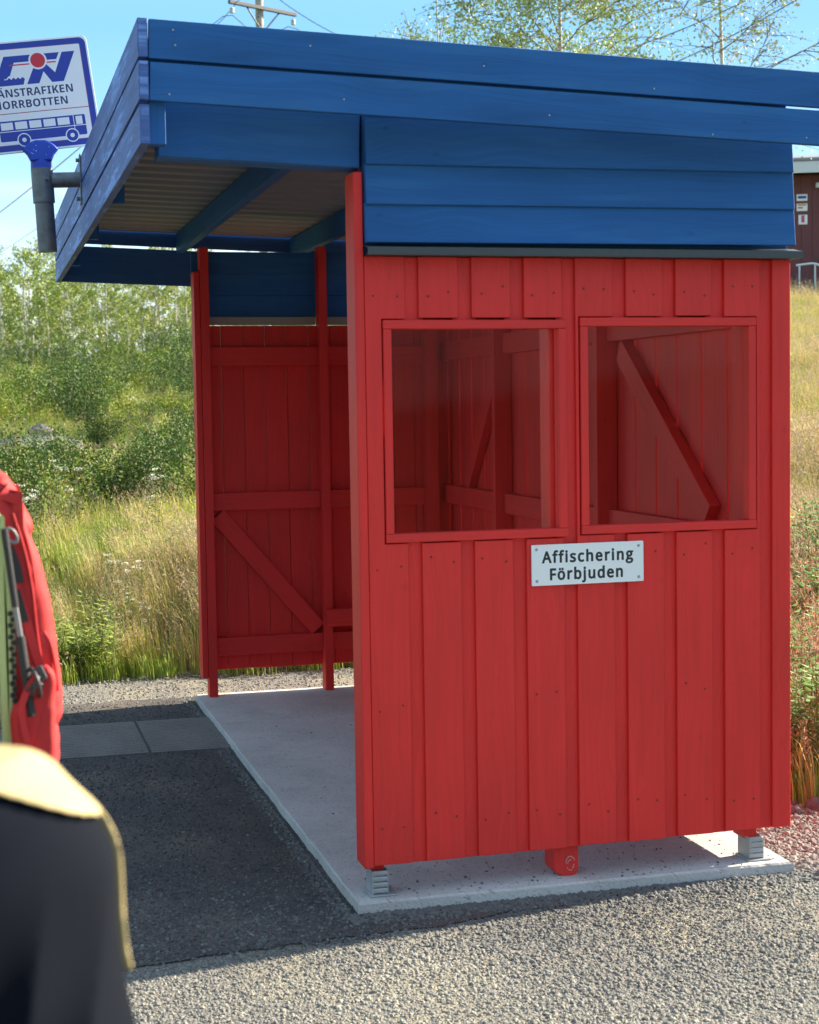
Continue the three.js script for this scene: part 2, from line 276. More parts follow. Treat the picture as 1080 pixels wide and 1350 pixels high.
// ------------------------------------------------------------------ the shelter
const shelter = group('bus_shelter');
tag(shelter, 'red and blue painted wooden bus shelter standing on a concrete slab', 'bus shelter');
const YB = 0.105, YT = 2.055, W = 1.48, ZF = -3.94;
const bottomAt = (x) => YB + 0.008 * x;
{
  // near end wall: wide boards over narrower recessed boards, two window openings
  const wall = group('end_wall', shelter);
  const F = [[0.057, 0.673, 1.147, 1.855], [0.720, 1.351, 1.152, 1.862]];  // window frames, outer
  const boards = [];
  for (let i = 0; i < 9; i++) { const a = 0.1765 * i; boards.push([a, Math.min(a + 0.131, W)]); }
  const zF = [-0.014, 0], zR = [-0.036, -0.0142];
  boards.forEach(([a, b], i) => {
    const yb = bottomAt(a) + 0.004 * (hash(i, 1, 41) - 0.5), f = F.find((q) => b > q[0] && a < q[1]);
    const dz = 0.0015 * (hash(i, 2, 41) - 0.5), z0 = zF[0], z1 = zF[1] + dz;
    if (!f) { plank('board', wall, M.red, [a, b], [yb, YT], [z0, z1]); return; }
    const g = 0.003, [fx0, fx1, fy0, fy1] = f;
    if (a < fx0 - 0.004) cutPlank('board', wall, M.red, [[a, yb], [b, yb], [b, fy0 - g], [fx0 - g, fy0 - g], [fx0 - g, fy1 + g], [b, fy1 + g], [b, YT], [a, YT]], z0, z1);
    else if (b > fx1 + 0.004) cutPlank('board', wall, M.red, [[a, yb], [b, yb], [b, YT], [a, YT], [a, fy1 + g], [fx1 + g, fy1 + g], [fx1 + g, fy0 - g], [a, fy0 - g]], z0, z1);
    else { plank('board', wall, M.red, [a, b], [yb, fy0 - g - 0.002 * hash(i, 3, 4)], [z0, z1]); plank('board', wall, M.red, [a, b], [fy1 + g + 0.004 * hash(i, 4, 4), YT], [z0, z1]); }
  });
  for (let i = 0; i < 8; i++) {
    const a = 0.1765 * i + 0.131 - 0.018, b = 0.1765 * (i + 1) + 0.018, f = F.find((q) => a > q[0] && b < q[1]), yb = bottomAt(a) - 0.003;
    if (f) { plank('recessed_board', wall, M.red, [a, b], [yb, f[2] + 0.006], zR); plank('recessed_board', wall, M.red, [a, b], [f[3] - 0.006, YT], zR); }
    else plank('recessed_board', wall, M.red, [a, b], [yb, YT], zR);
  }
  // nail heads, two to a board at each rail
  const ng = [];
  boards.forEach(([a, b], i) => { if (b - a < 0.1) return; [[1.945, 1.9, 2.05], [1.085, 0.9, 1.14], [0.245, 0.1, 0.4], [0.62, 0.5, 0.7]].forEach(([y], r) => { if (r === 3 && i % 3) return; for (const s of [0.22, 0.78]) { const c = new THREE.CylinderGeometry(0.0036, 0.0036, 0.002, 8); c.rotateX(Math.PI / 2); c.translate(mix(a, b, s + 0.07 * (hash(i, r, s * 10 | 0) - 0.5)), y + 0.05 * (hash(i, r + 5, s * 9 | 0) - 0.5), 0.0008); ng.push(c); } }); });
  stuff(mesh('nail_heads', join(ng), M.nail, wall));
  // frames, panes
  F.forEach(([x0, x1, y0, y1], k) => {
    const w = group('window', shelter), t = 0.028, z = [-0.006, 0.006];
    plank('frame_rail', w, M.red, [x0, x1], [y1 - t, y1], [-0.045, 0.007]); plank('frame_rail', w, M.red, [x0, x1], [y0, y0 + t], [-0.045, 0.007]);
    plank('frame_stile', w, M.red, [x0 + 0.001, x0 + t], [y0 + t, y1 - t], [-0.045, 0.0045]); plank('frame_stile', w, M.red, [x1 - t, x1 - 0.001], [y0 + t, y1 - t], [-0.045, 0.0045]);
    const pane = mesh('pane', new THREE.PlaneGeometry(x1 - x0 - 2 * t, y1 - y0 - 2 * t), M.pane, w); pane.position.set((x0 + x1) / 2, (y0 + y1) / 2, -0.03);
  });
  // end wall posts and rails (inside)
  plank('post', wall, M.red, [-0.001, 0.045], [0.072, 2.34], [-0.14, -0.046]);
  plank('post', wall, M.red, [1.33, 1.375], [0.07, 2.34], [-0.14, -0.046]);
  // middle post whose foot shows below the boards, rounded and scuffed
  {
    const s = new THREE.Shape(); s.moveTo(0.632, 2.1); s.lineTo(0.632, 0.03); s.quadraticCurveTo(0.634, 0.012, 0.668, 0.003); s.lineTo(0.70, 0.003); s.quadraticCurveTo(0.714, 0.006, 0.715, 0.03); s.lineTo(0.715, 2.1);
    const g = new THREE.ExtrudeGeometry(s, { depth: 0.086, bevelEnabled: true, bevelSize: 0.003, bevelThickness: 0.003, bevelSegments: 2 }); g.translate(0, 0, -0.136); grainUV(g, 1, 991);
    mesh('post', g, M.red, wall);
    
    const arcs = [[0.015, 2.6, 0.5, 0.0013], [0.013, 1.5, 3.6, 0.001], [0.008, 1.9, 1.2, 0.0012], [0.011, 0.9, 5.3, 0.0016]].map(([R0, len, at, w]) => { const t = new THREE.TorusGeometry(R0, w, 5, 14, len); t.rotateZ(at); t.scale(1.1, 1.7, 0.5); return t; }); const ring = join(arcs), rp = ring.attributes.position; for (let i = 0; i < rp.count; i++) rp.setX(i, rp.getX(i) + 0.003 * (wn(rp.getY(i) * 300 + 50, 3, 17) - 0.5));
    const m = stuff(mesh('scuff_marks', ring, S({ color: rgb(0.55, 0.33, 0.29), roughness: 0.9 }), wall)); m.position.set(0.688, 0.04, -0.0463); 
  }
  plank('rail', wall, M.red, [0.046, 0.631], [1.03, 1.16], [-0.09, -0.0455]); plank('rail', wall, M.red, [0.719, 1.329], [1.03, 1.16], [-0.09, -0.0455]);
  plank('rail', wall, M.red, [0.046, 0.631], [0.22, 0.32], [-0.09, -0.0455]); plank('rail', wall, M.red, [0.719, 1.329], [0.22, 0.32], [-0.09, -0.0455]);
  plank('rail', wall, M.red, [0.046, 0.631], [1.845, 1.985], [-0.09, -0.0455]); plank('rail', wall, M.red, [0.719, 1.329], [1.845, 1.985], [-0.09, -0.0455]);
  plank('corner_trim', wall, M.red, [-0.032, -0.0015], [YB - 0.006, 2.316], [-0.112, 0.006], 0.004);
}
{
  // galvanised post shoes
  const shoe = (x, w, parent) => {
    const g = group('post_shoe', shelter, [x, 0, -0.105]);
    plank('shoe_plate', g, M.zinc, [-0.012, w + 0.03], [0.0005, 0.007], [-0.005, 0.1], 0.002);
    plank('shoe_side', g, M.zinc, [-0.004, 0.0005], [0.007, 0.082], [0.0, 0.09], 0.0015); plank('shoe_side', g, M.zinc, [w - 0.0005, w + 0.004], [0.007, 0.082], [0.0, 0.09], 0.0015);
    const rib = []; for (let i = 0; i < 4; i++) { const b = new RoundedBoxGeometry(w + 0.006, 0.0175, 0.012, 2, 0.005); b.translate(w / 2, 0.018 + i * 0.019, 0.085); rib.push(b); } mesh('shoe_front', join(rib), M.zinc, g);
  };
  shoe(0.0, 0.047); shoe(1.335, 0.047);
}
{
  // far end wall: seen from inside the shelter
  const wall = group('end_wall', shelter), z1 = ZF - 0.0;   // inner face of the boards
  for (let i = 0; i < 12; i++) { const a = 0.0 + 0.122 * i; plank('board', wall, M.red, [a, Math.min(a + 0.1195, 1.418)], [0.133 + 0.003 * hash(i, 2, 3), 2.04], [z1 - 0.022, z1 + 0.004 * (i % 2)], 0.003); if (a + 0.12 > 1.41) break; }
  plank('post', wall, M.red, [0.003, 0.05], [0.0, 2.46], [z1 + 0.001, z1 + 0.092]);
  plank('corner_trim', wall, M.red, [-0.032, 0.0015], [0.104, 2.33], [z1 - 0.03, z1 + 0.085], 0.004);
  plank('post', wall, M.red, [0.655, 0.702], [0.0, 2.47], [z1 + 0.005, z1 + 0.098]);
  plank('post', wall, M.red, [1.262, 1.331], [0.0, 2.47], [z1 + 0.005, z1 + 0.098]);
  for (const [y0, y1] of [[1.82, 1.922], [1.025, 1.122], [0.22, 0.32]]) { plank('rail', wall, M.red, [0.051, 0.654], [y0, y1], [z1 + 0.0045, z1 + 0.05]); plank('rail', wall, M.red, [0.703, 1.261], [y0, y1], [z1 + 0.0045, z1 + 0.05]); }
  bar('brace', wall, M.red, [0.075, 1.0, z1 + 0.028], [0.628, 0.345, z1 + 0.028], 0.095, 0.045, [0, 0, 1]);
  plank('bench_cleat', wall, M.red, [0.665, 1.30], [0.362, 0.458], [z1 + 0.0985, z1 + 0.125]);
  plank('pale_flashing', wall, M.strip, [0.051, 0.654], [2.045, 2.088], [z1 - 0.02, z1 + 0.004]); plank('pale_flashing', wall, M.strip, [0.703, 1.40], [2.045, 2.088], [z1 - 0.02, z1 + 0.004]);
  for (let i = 0; i < 3; i++) plank('siding_board', wall, M.blue, [-0.03, 1.47], [2.09 + i * 0.119, 2.09 + i * 0.119 + 0.1185], [z1 - 0.044, z1 - 0.0215 ]);
}
{
  // back wall, seen through the windows
  const wall = group('back_wall', shelter), x0 = 1.42, r = rng(12);
  let z = -4.04, i = 0;
  while (z < -0.06) { const w = 0.098 + 0.03 * r(); plank('board', wall, M.red, [x0 + (i % 2 ? 0.003 : 0), x0 + 0.024], [0.108, 2.30], [z, Math.min(z + w - 0.003, -0.05)], 0.003); z += w; i++; }
  for (const zp of [-1.40, -2.80]) plank('post', wall, M.red, [1.328, 1.419], [0.0, 2.42], [zp - 0.045, zp]);
  const bays = [[-1.399, -0.16], [-2.799, -1.446], [-3.93, -2.846]];
  for (const [a, b] of bays) for (const [y0, y1] of [[1.84, 1.94], [1.035, 1.135], [0.22, 0.32]]) plank('rail', wall, M.red, [1.375, 1.419], [y0, y1], [a, b]);
  bar('brace', wall, M.red, [1.396, 1.80, -1.27], [1.396, 1.165, -0.44], 0.098, 0.045, [1, 0, 0]);
  bar('brace', wall, M.red, [1.396, 1.16, -3.46], [1.396, 1.80, -2.90], 0.095, 0.045, [1, 0, 0]);
  bar('brace', wall, M.red, [1.396, 0.36, -2.75], [1.396, 0.99, -1.52], 0.095, 0.045, [1, 0, 0]);
  // two small screws left in the wall
}
{
  // blue lap siding above the near end wall and its drip flashing
  const s = group('upper_siding', shelter);
  const ys = [[2.096, 2.222], [2.215, 2.345], [2.338, 2.485]];
  ys.forEach(([a, b], i) => { const m = plank('siding_board', s, M.blue, [0.001 + 0.002 * i, 1.484 - 0.004 * i], [a, b], [0.004, 0.026], 0.003); m.rotation.x = -0.1; m.rotation.z = 0.004; });
  plank('siding_backing', s, M.blue, [0.003, 1.474], [2.0605, 2.50], [-0.046, -0.012]);
  const sh = new THREE.Shape(); // drip profile (z, y)
  sh.moveTo(-0.01, 2.092); sh.lineTo(0.03, 2.083); sh.lineTo(0.058, 2.079); sh.lineTo(0.058, 2.055); sh.lineTo(0.055, 2.055); sh.lineTo(0.055, 2.076); sh.lineTo(0.03, 2.080); sh.lineTo(-0.01, 2.089);
  const g = new THREE.ExtrudeGeometry(sh, { depth: 1.497, bevelEnabled: false }); g.rotateY(-Math.PI / 2); g.scale(-1, 1, 1); // shape x -> z, depth -> x
  const ix = g.index; g.computeVertexNormals();
  mesh('drip_flashing', g, M.flashing, shelter).position.set(0.0, 0, 0);
  const pc = plank('flashing_soffit', shelter, M.flashing, [0.002, 1.50], [2.0562, 2.0595], [-0.044, 0.05], 0.001);
}
{
  // roof: two-board fascia along the near edge, three-board fascia along the front, carried by beams
  const roof = group('roof', shelter), SL = -0.034, XL = -0.708, ZN = 0.2, ZE = -4.97, XR = 1.535;
  const roofY = (x) => SL * (x + 0.68);
  const sloped = (name, mat, x0, x1, y0, y1, z0, z1) => { const m = plank(name, roof, mat, [x0, x1], [y0, y1], [z0, z1]); const c = (x0 + x1) / 2; m.rotation.z = Math.atan(SL); m.position.y += roofY(c); return m; };
  const nb = [[2.6, 2.713], [2.479, 2.590]];
  nb.forEach(([a, b], i) => sloped('fascia_board', M.blue, XL + 0.031, XR, a, b, ZN - 0.022, ZN + 0.0015 * i));
  const lb = [[2.602, 2.714], [2.480, 2.592], [2.353, 2.466]];
  lb.forEach(([a, b], i) => plank('fascia_board', roof, M.blueWorn, [XL, XL + 0.029], [a, b], [ZE, ZN + 0.004 + 0.002 * i]));
  [[2.588, 2.69], [2.358, 2.572]].forEach(([a, b]) => sloped('fascia_board', M.blue, XL + 0.031, XR, a, b, ZE, ZE + 0.022));
  // backing cleats behind the near fascia gap, front header, near and far rafters
  sloped('fascia_backing', M.blue, XL + 0.08, 1.372, 2.53, 2.65, ZN - 0.05, ZN - 0.0235);
  for (const z of [0.13, -1.24, -2.55, -3.9]) plank('fascia_cleat', roof, M.blue, [-0.678, -0.630], [2.357, 2.66], [z, z + 0.045]);
  sloped('rafter', M.blue, -0.629, 1.47, 2.352, 2.655, -0.115, -0.047);
  const near = sloped('rafter', M.blue, -0.629, -0.004, 2.352, 2.655, -0.046, -0.002);
  // beams running the length of the roof
  for (const [x, yb] of [[0.01, 2.53], [0.712, 2.506], [1.40, 2.482]]) plank('purlin', roof, M.blue, [x, x + 0.047], [yb, 2.668 - 0.03 * (x + 0.727)], [-4.945, -0.117]);
  // corrugated sheet, ridges down the slope
  {
    const pos = [], uv = [], idx = [], per = 0.2, n = Math.round((ZN - 0.06 - (ZE + 0.03)) / per), z0 = ZE + 0.03, prof = [];
    for (let k = 0; k < n; k++) for (const [t, h] of [[0, 0], [0.38, 0], [0.5, 0.02], [0.88, 0.02]]) prof.push([z0 + (k + t) * per, h]);
    const layer = (dy, flip) => { const o = pos.length / 3; prof.forEach(([z, h]) => { for (const x of [-0.67, 1.525]) { pos.push(x, 2.67 - 0.03 * (x + 0.68) + h + dy, z); uv.push(x, z); } }); for (let i = 0; i < prof.length - 1; i++) { const a = o + i * 2; flip ? idx.push(a, a + 1, a + 2, a + 1, a + 3, a + 2) : idx.push(a, a + 2, a + 1, a + 1, a + 2, a + 3); } };
    layer(0.0012, false); layer(0, true);
    let g = new THREE.BufferGeometry(); g.setAttribute('position', new THREE.Float32BufferAttribute(pos, 3)); g.setAttribute('uv', new THREE.Float32BufferAttribute(uv, 2)); g.setIndex(idx); g = g.toNonIndexed(); g.computeVertexNormals();
    mesh('corrugated_sheet', g, M.roofSheet, roof);
  }
  // bright screw heads in the fascia
  const sg = []; for (const [x, y] of [[-0.605, 2.685], [-0.60, 2.642], [-0.2, 2.67], [0.34, 2.65], [0.9, 2.62], [1.1, 2.49], [1.43, 2.5], [-0.62, 2.5], [-0.1, 2.52], [0.55, 2.515]]) { const c = new THREE.CylinderGeometry(0.003, 0.003, 0.002, 8); c.rotateX(Math.PI / 2); c.translate(x, y + roofY(x), ZN + 0.0022); sg.push(c); } stuff(mesh('screw_heads', join(sg), M.zinc, roof));
}

// ------------------------------------------------------------------ signs (flat print on real plates)
function canvasTex(w, h, draw) { const c = document.createElement('canvas'); c.width = w; c.height = h; draw(c.getContext('2d'), w, h); const t = new THREE.CanvasTexture(c); t.colorSpace = THREE.SRGBColorSpace; t.magFilter = THREE.LinearFilter; return t; }
function plateFront(w, h, r, uvFlip) { const s = new THREE.Shape(), x = w / 2, y = h / 2; s.moveTo(-x + r, -y); s.lineTo(x - r, -y); s.quadraticCurveTo(x, -y, x, -y + r); s.lineTo(x, y - r); s.quadraticCurveTo(x, y, x - r, y); s.lineTo(-x + r, y); s.quadraticCurveTo(-x, y, -x, y - r); s.lineTo(-x, -y + r); s.quadraticCurveTo(-x, -y, -x + r, -y);
  const g = new THREE.ShapeGeometry(s, 8), p = g.attributes.position, u = g.attributes.uv; for (let i = 0; i < p.count; i++) u.setXY(i, p.getX(i) / w + 0.5, p.getY(i) / h + 0.5); return [s, g]; }
{
  const w = 0.392, h = 0.134, sg = group('notice_sign', scene, [0.740, 1.0565, 0.0072]); sg.rotation.z = 0.003;
  tag(sg, 'small white sign with black lettering screwed below the shelter windows', 'sign');
  const [s, front] = plateFront(w, h, 0.004);
  const back = new THREE.ExtrudeGeometry(s, { depth: 0.004, bevelEnabled: false }); back.translate(0, 0, -0.0052); mesh('sign_plate', back, M.plate, sg);
  const t = canvasTex(1176, 402, (c, W, H) => {
    c.fillStyle = '#e6ebeb'; c.fillRect(0, 0, W, H); c.fillStyle = '#1a2126'; c.textAlign = 'center'; c.textBaseline = 'alphabetic';
    const line = (txt, y, width) => { c.font = '400 150px sans-serif'; let sp = 0; const ws = [...txt].map((q) => c.measureText(q).width), tot = ws.reduce((a, b) => a + b, 0); sp = (width - tot) / (txt.length - 1); let x = W / 2 - width / 2 + (txt[0] === 'A' ? 0 : -18); c.textAlign = 'left'; [...txt].forEach((q, i) => { c.fillText(q, x, y); c.lineWidth = 11; c.lineJoin = 'round'; c.strokeStyle = '#1a2126'; c.strokeText(q, x, y); x += ws[i] + sp; }); };
    line('Affischering', 178, 955); line('Förbjuden', 348, 785);
  });
  mesh('lettering', front, S({ map: t, roughness: 0.42 }), sg).position.z = 0.0003;
  for (const [x, y] of [[-1, 1], [1, 1], [-1, -1], [1, -1]]) { const b = new THREE.SphereGeometry(0.0052, 10, 6, 0, 6.283, 0, 1.57); b.rotateX(Math.PI / 2); b.scale(1, 1, 0.5); const m = mesh('rivet', b, M.zinc, sg); m.position.set(x * 0.179, y * 0.052, 0.0003); }
}
{
  // bus stop flag on its bracket, leaning a little
  const sg = group('bus_stop_sign', scene, [-0.868, 2.42, -2.42]);
  tag(sg, 'blue and white bus stop sign on a galvanised tube bracketed to the roof edge', 'sign');
  const lean = group('post', sg); lean.rotation.z = 0.045;
  const blueP = S({ color: rgb(0.012, 0.06, 0.5), roughness: 0.5, map: T.red });
  mesh('lower_tube', rod([0.0, -0.13, 0], [0.0, 0.1, 0], 0.041, 0.041, 24), M.steel, lean);
  mesh('sleeve', rod([0, 0.085, 0], [0, 0.235, 0], 0.0475, 0.0475, 24), M.steel, lean);
  mesh('painted_sleeve', rod([0, 0.235, 0], [0, 0.30, 0], 0.0472, 0.044, 24), blueP, lean);
  // fan-shaped clamp
  const cl = new THREE.Shape(); cl.moveTo(-0.04, 0.0); cl.lineTo(0.04, 0.0); cl.lineTo(0.052, 0.026); cl.lineTo(0.066, 0.042); cl.quadraticCurveTo(0.05, 0.066, 0.018, 0.074); cl.lineTo(-0.018, 0.074); cl.quadraticCurveTo(-0.05, 0.066, -0.066, 0.042); cl.lineTo(-0.052, 0.026);
  const cg = new THREE.ExtrudeGeometry(cl, { depth: 0.035, bevelEnabled: true, bevelSize: 0.008, bevelThickness: 0.01, bevelSegments: 3 }); cg.translate(0, 0.272, 0.0);
  const chips = canvasTex(256, 256, (c) => { c.fillStyle = '#1540b4'; c.fillRect(0, 0, 256, 256); const r = rng(9); for (let i = 0; i < 46; i++) { c.fillStyle = ['#c8d2e4', '#2a55c4', '#0d2c86'][i % 3]; c.beginPath(); c.ellipse(r() * 256, r() * 256, 2 + r() * 8, 1 + r() * 4, r() * 3, 0, 6.3); c.fill(); } }); chips.wrapS = chips.wrapT = THREE.RepeatWrapping; chips.repeat.set(9, 9);
  mesh('clamp', cg, S({ map: chips, roughness: 0.5 }), lean);
  // arm and flange
  const arm = group('bracket_arm', sg);
  mesh('arm_tube', rod([0.03, 0.185, 0], [0.158, 0.19, 0], 0.034, 0.034, 20), M.steel, arm);
  plank('flange', arm, M.steel, [0.1525, 0.1595], [0.08, 0.30], [-0.03, 0.03], 0.002);
  for (const y of [0.105, 0.275]) { const b = new THREE.CylinderGeometry(0.009, 0.009, 0.018, 6); b.rotateZ(Math.PI / 2); const m = mesh('bolt', b, M.steel, arm); m.position.set(0.147, y, 0); }
  { const b = new THREE.CylinderGeometry(0.006, 0.006, 0.03, 8); b.rotateX(Math.PI / 2); mesh('bolt', b, M.steel, arm).position.set(0.012, 0.185, 0.05); }
  // the plate
  const pl = group('sign_plate', sg, [0.0, 0.322, 0]); pl.rotation.z = 0.128; pl.rotation.y = 0.0;
  const w = 0.492, h = 0.478, [s, front] = plateFront(w, h, 0.03);
  const bk = new THREE.ExtrudeGeometry(s, { depth: 0.006, bevelEnabled: true, bevelSize: 0.002, bevelThickness: 0.002, bevelSegments: 2 }); bk.translate(0.012, h / 2 - 0.005, -0.008); mesh('plate_back', bk, S({ color: rgb(0.62, 0.64, 0.66), roughness: 0.4, metalness: 0.3 }), pl);
  const print = canvasTex(1024, 995, (c, W, H) => {
    const navy = '#16309a', pale = '#d9dbe6', red = '#c01f35', rr = (x, y, w2, h2, r) => { c.beginPath(); c.roundRect(x, y, w2, h2, r); };
    c.fillStyle = '#dfe2ea'; c.fillRect(0, 0, W, H); c.fillStyle = navy; rr(14, 14, W - 28, H - 28, 60); c.fill(); c.fillStyle = '#8a4a78'; rr(66, 66, W - 132, H - 132, 16); c.fill(); c.fillStyle = pale; rr(71, 71, W - 142, H - 142, 14); c.fill();
    // monogram: slanted L, T and N with a red disc
    c.fillStyle = navy;
    const poly = (p) => { c.beginPath(); p.forEach(([x, y], i) => i ? c.lineTo(x, y) : c.moveTo(x, y)); c.closePath(); c.fill(); };
    const X = 140, Y = 132, k = 1;
    poly([[X + 120, Y], [X + 232, Y], [X + 150, Y + 178], [X + 292, Y + 178], [X + 262, Y + 262], [X - 4, Y + 262]]);        // L
    c.fillStyle = pale; c.beginPath(); c.moveTo(X + 100, Y + 215); for (let i = 0; i <= 10; i++) c.lineTo(X + 100 + i * 20, Y + 196 + (i % 2 ? 14 : -4)); c.lineTo(X + 300, Y + 176); c.lineTo(X + 140, Y + 176); c.fill(); c.fillStyle = navy;
    poly([[X + 212, Y], [X + 400, Y], [X + 384, Y + 60], [X + 184, Y + 60]]);                                                                   // T bar
    poly([[X + 372, Y + 118], [X + 478, Y + 118], [X + 404, Y + 262], [X + 294, Y + 262]]);                                                    // T stem
    poly([[X + 440, Y], [X + 620, Y], [X + 588, Y + 60], [X + 470, Y + 60]]);
    poly([[X + 416, Y + 92], [X + 486, Y + 92], [X + 560, Y + 178], [X + 646, Y], [X + 762, Y], [X + 626, Y + 262], [X + 520, Y + 262]]);
    c.fillStyle = red; c.fillRect(X + 160, Y + 76, 240, 12); c.fillRect(X + 470, Y + 76, 110, 12);
    c.fillStyle = pale; c.beginPath(); c.arc(X + 420, Y + 56, 82, 0, 6.3); c.fill(); c.fillStyle = red; c.beginPath(); c.arc(X + 420, Y + 56, 66, 0, 6.3); c.fill();
    c.fillStyle = '#17255f'; c.textAlign = 'left'; const put = (t, y, x0, x1) => { c.font = '700 98px sans-serif'; const m = c.measureText(t).width; c.save(); c.translate(x0, y); c.scale((x1 - x0) / m, 1); c.fillText(t, 0, 0); c.restore(); };
    put('LÄNSTRAFIKEN', 496, 96, 846); put('NORRBOTTEN', 600, 100, 782);
    c.fillStyle = '#9c2f55'; c.fillRect(71, 640, W - 142, 7);
    // bus pictogram
    c.fillStyle = navy; rr(120, 708, 785, 184, 14); c.fill(); c.fillStyle = pale; c.fillRect(120, 800, 785, 7);
    for (let i = 0; i < 5; i++) c.fillRect(140 + i * 128, 722, 108, 66); c.fillRect(796, 708, 6, 186); c.fillRect(818, 720, 60, 74);
    for (const x of [330, 768]) { c.fillStyle = pale; c.beginPath(); c.arc(x, 888, 62, 0, 6.3); c.fill(); c.fillStyle = navy; c.beginPath(); c.arc(x, 888, 52, 0, 6.3); c.fill(); c.fillStyle = pale; c.beginPath(); c.arc(x, 888, 20, 0, 6.3); c.fill(); }
  });
  const fr = mesh('sign_print', front, S({ map: print, roughness: 0.4 }), pl); fr.position.set(0.012, h / 2 - 0.005, 0.0009);
}

// ------------------------------------------------------------------ foliage builders
class Leaves {
  constructor() { this.p = []; this.c = []; this.i = []; }
  // folded leaf: base point, direction, side, length, width, colour
  leaf(b, d, s, len, wid, col, fold = 0.25) {
    const n = this.p.length / 3, [bx, by, bz] = b, u = [d[1] * s[2] - d[2] * s[1], d[2] * s[0] - d[0] * s[2], d[0] * s[1] - d[1] * s[0]], f = fold * wid, m = 0.45 * len, h = wid / 2;
    this.p.push(bx, by, bz, bx + d[0] * m + s[0] * h + u[0] * f, by + d[1] * m + s[1] * h + u[1] * f, bz + d[2] * m + s[2] * h + u[2] * f, bx + d[0] * len, by + d[1] * len, bz + d[2] * len, bx + d[0] * m - s[0] * h + u[0] * f, by + d[1] * m - s[1] * h + u[1] * f, bz + d[2] * m - s[2] * h + u[2] * f);
    for (let k = 0; k < 4; k++) this.c.push(...col);
    this.i.push(n, n + 1, n + 2, n, n + 2, n + 3);
  }
  // grass blade of two bent segments
  blade(b, lean, h, w, col, col2) {
    const n = this.p.length / 3, a = Math.atan2(lean[1], lean[0]) + 1.57, sx = Math.cos(a) * w / 2, sz = Math.sin(a) * w / 2, L = [0, 0.12, 0.45, 1], Y = [0, 0.4, 0.75, 1];
    for (let k = 0; k < 3; k++) { const x = b[0] + lean[0] * L[k] * h, y = b[1] + h * Y[k] * (1 - 0.12 * L[k]), z = b[2] + lean[1] * L[k] * h, q = 1 - 0.25 * k; this.p.push(x - sx * q, y, z - sz * q, x + sx * q, y, z + sz * q); const t = k / 3, c = [0, 1, 2].map((j) => mix(col[j], col2[j], t)); this.c.push(...c, ...c); }
    this.p.push(b[0] + lean[0] * h, b[1] + h * 0.88, b[2] + lean[1] * h); this.c.push(...col2);
    this.i.push(n, n + 1, n + 2, n + 1, n + 3, n + 2, n + 2, n + 3, n + 4, n + 3, n + 5, n + 4, n + 4, n + 5, n + 6);
  }
  build() {
    const g = new THREE.BufferGeometry(); g.setAttribute('position', new THREE.Float32BufferAttribute(this.p, 3)); g.setAttribute('color', new THREE.Float32BufferAttribute(this.c, 3)); g.setIndex(this.i); g.computeVertexNormals(); return g;
  }
}
const unit = (r) => { const z = r() * 2 - 1, a = r() * 6.2832, q = Math.sqrt(1 - z * z); return [q * Math.cos(a), z, q * Math.sin(a)]; };
const norm = (v) => { const l = Math.hypot(...v) || 1; return [v[0] / l, v[1] / l, v[2] / l]; };
const crossV = (a, b) => [a[1] * b[2] - a[2] * b[1], a[2] * b[0] - a[0] * b[2], a[0] * b[1] - a[1] * b[0]];
function vary(base, r, k = 0.25) { const m = 1 + k * (r() - 0.5) * 2, w = (r() - 0.5) * k; return [base[0] * m * (1 + w), base[1] * m, base[2] * m * (1 - w)]; }
function randomLeaf(L, at, r, len, col, upBias = 0.3, wide = 0.6) {
  const d = unit(r); d[1] += upBias * (r() - 0.3); const dn = norm(d), s = norm(crossV(dn, unit(r))); L.leaf(at, dn, s, len * (0.65 + 0.7 * r()), len * wide * (0.7 + 0.5 * r()), col);
}
// tapered limb along points
function limb(pts, radii, sides = 5) {
  const pos = [], nor = [], uv = [], idx = []; let acc = 0;
  pts.forEach((p, k) => {
    const a = pts[Math.max(0, k - 1)], b = pts[Math.min(pts.length - 1, k + 1)], t = norm([b[0] - a[0], b[1] - a[1], b[2] - a[2]]), s = norm(crossV(t, Math.abs(t[1]) > 0.9 ? [1, 0, 0] : [0, 1, 0])), u = crossV(t, s);
    if (k) acc += Math.hypot(p[0] - pts[k - 1][0], p[1] - pts[k - 1][1], p[2] - pts[k - 1][2]);
    for (let q = 0; q <= sides; q++) { const an = q / sides * 6.2832, c = Math.cos(an), w = Math.sin(an), n = [s[0] * c + u[0] * w, s[1] * c + u[1] * w, s[2] * c + u[2] * w]; pos.push(p[0] + n[0] * radii[k], p[1] + n[1] * radii[k], p[2] + n[2] * radii[k]); nor.push(...n); uv.push(q / sides, acc); }
    if (k) { const m = sides + 1, o = (k - 1) * m; for (let q = 0; q < sides; q++) idx.push(o + q, o + q + 1, o + m + q, o + q + 1, o + m + q + 1, o + m + q); }
  });
  const g = new THREE.BufferGeometry(); g.setAttribute('position', new THREE.Float32BufferAttribute(pos, 3)); g.setAttribute('normal', new THREE.Float32BufferAttribute(nor, 3)); g.setAttribute('uv', new THREE.Float32BufferAttribute(uv, 2)); g.setIndex(idx); return g;
}

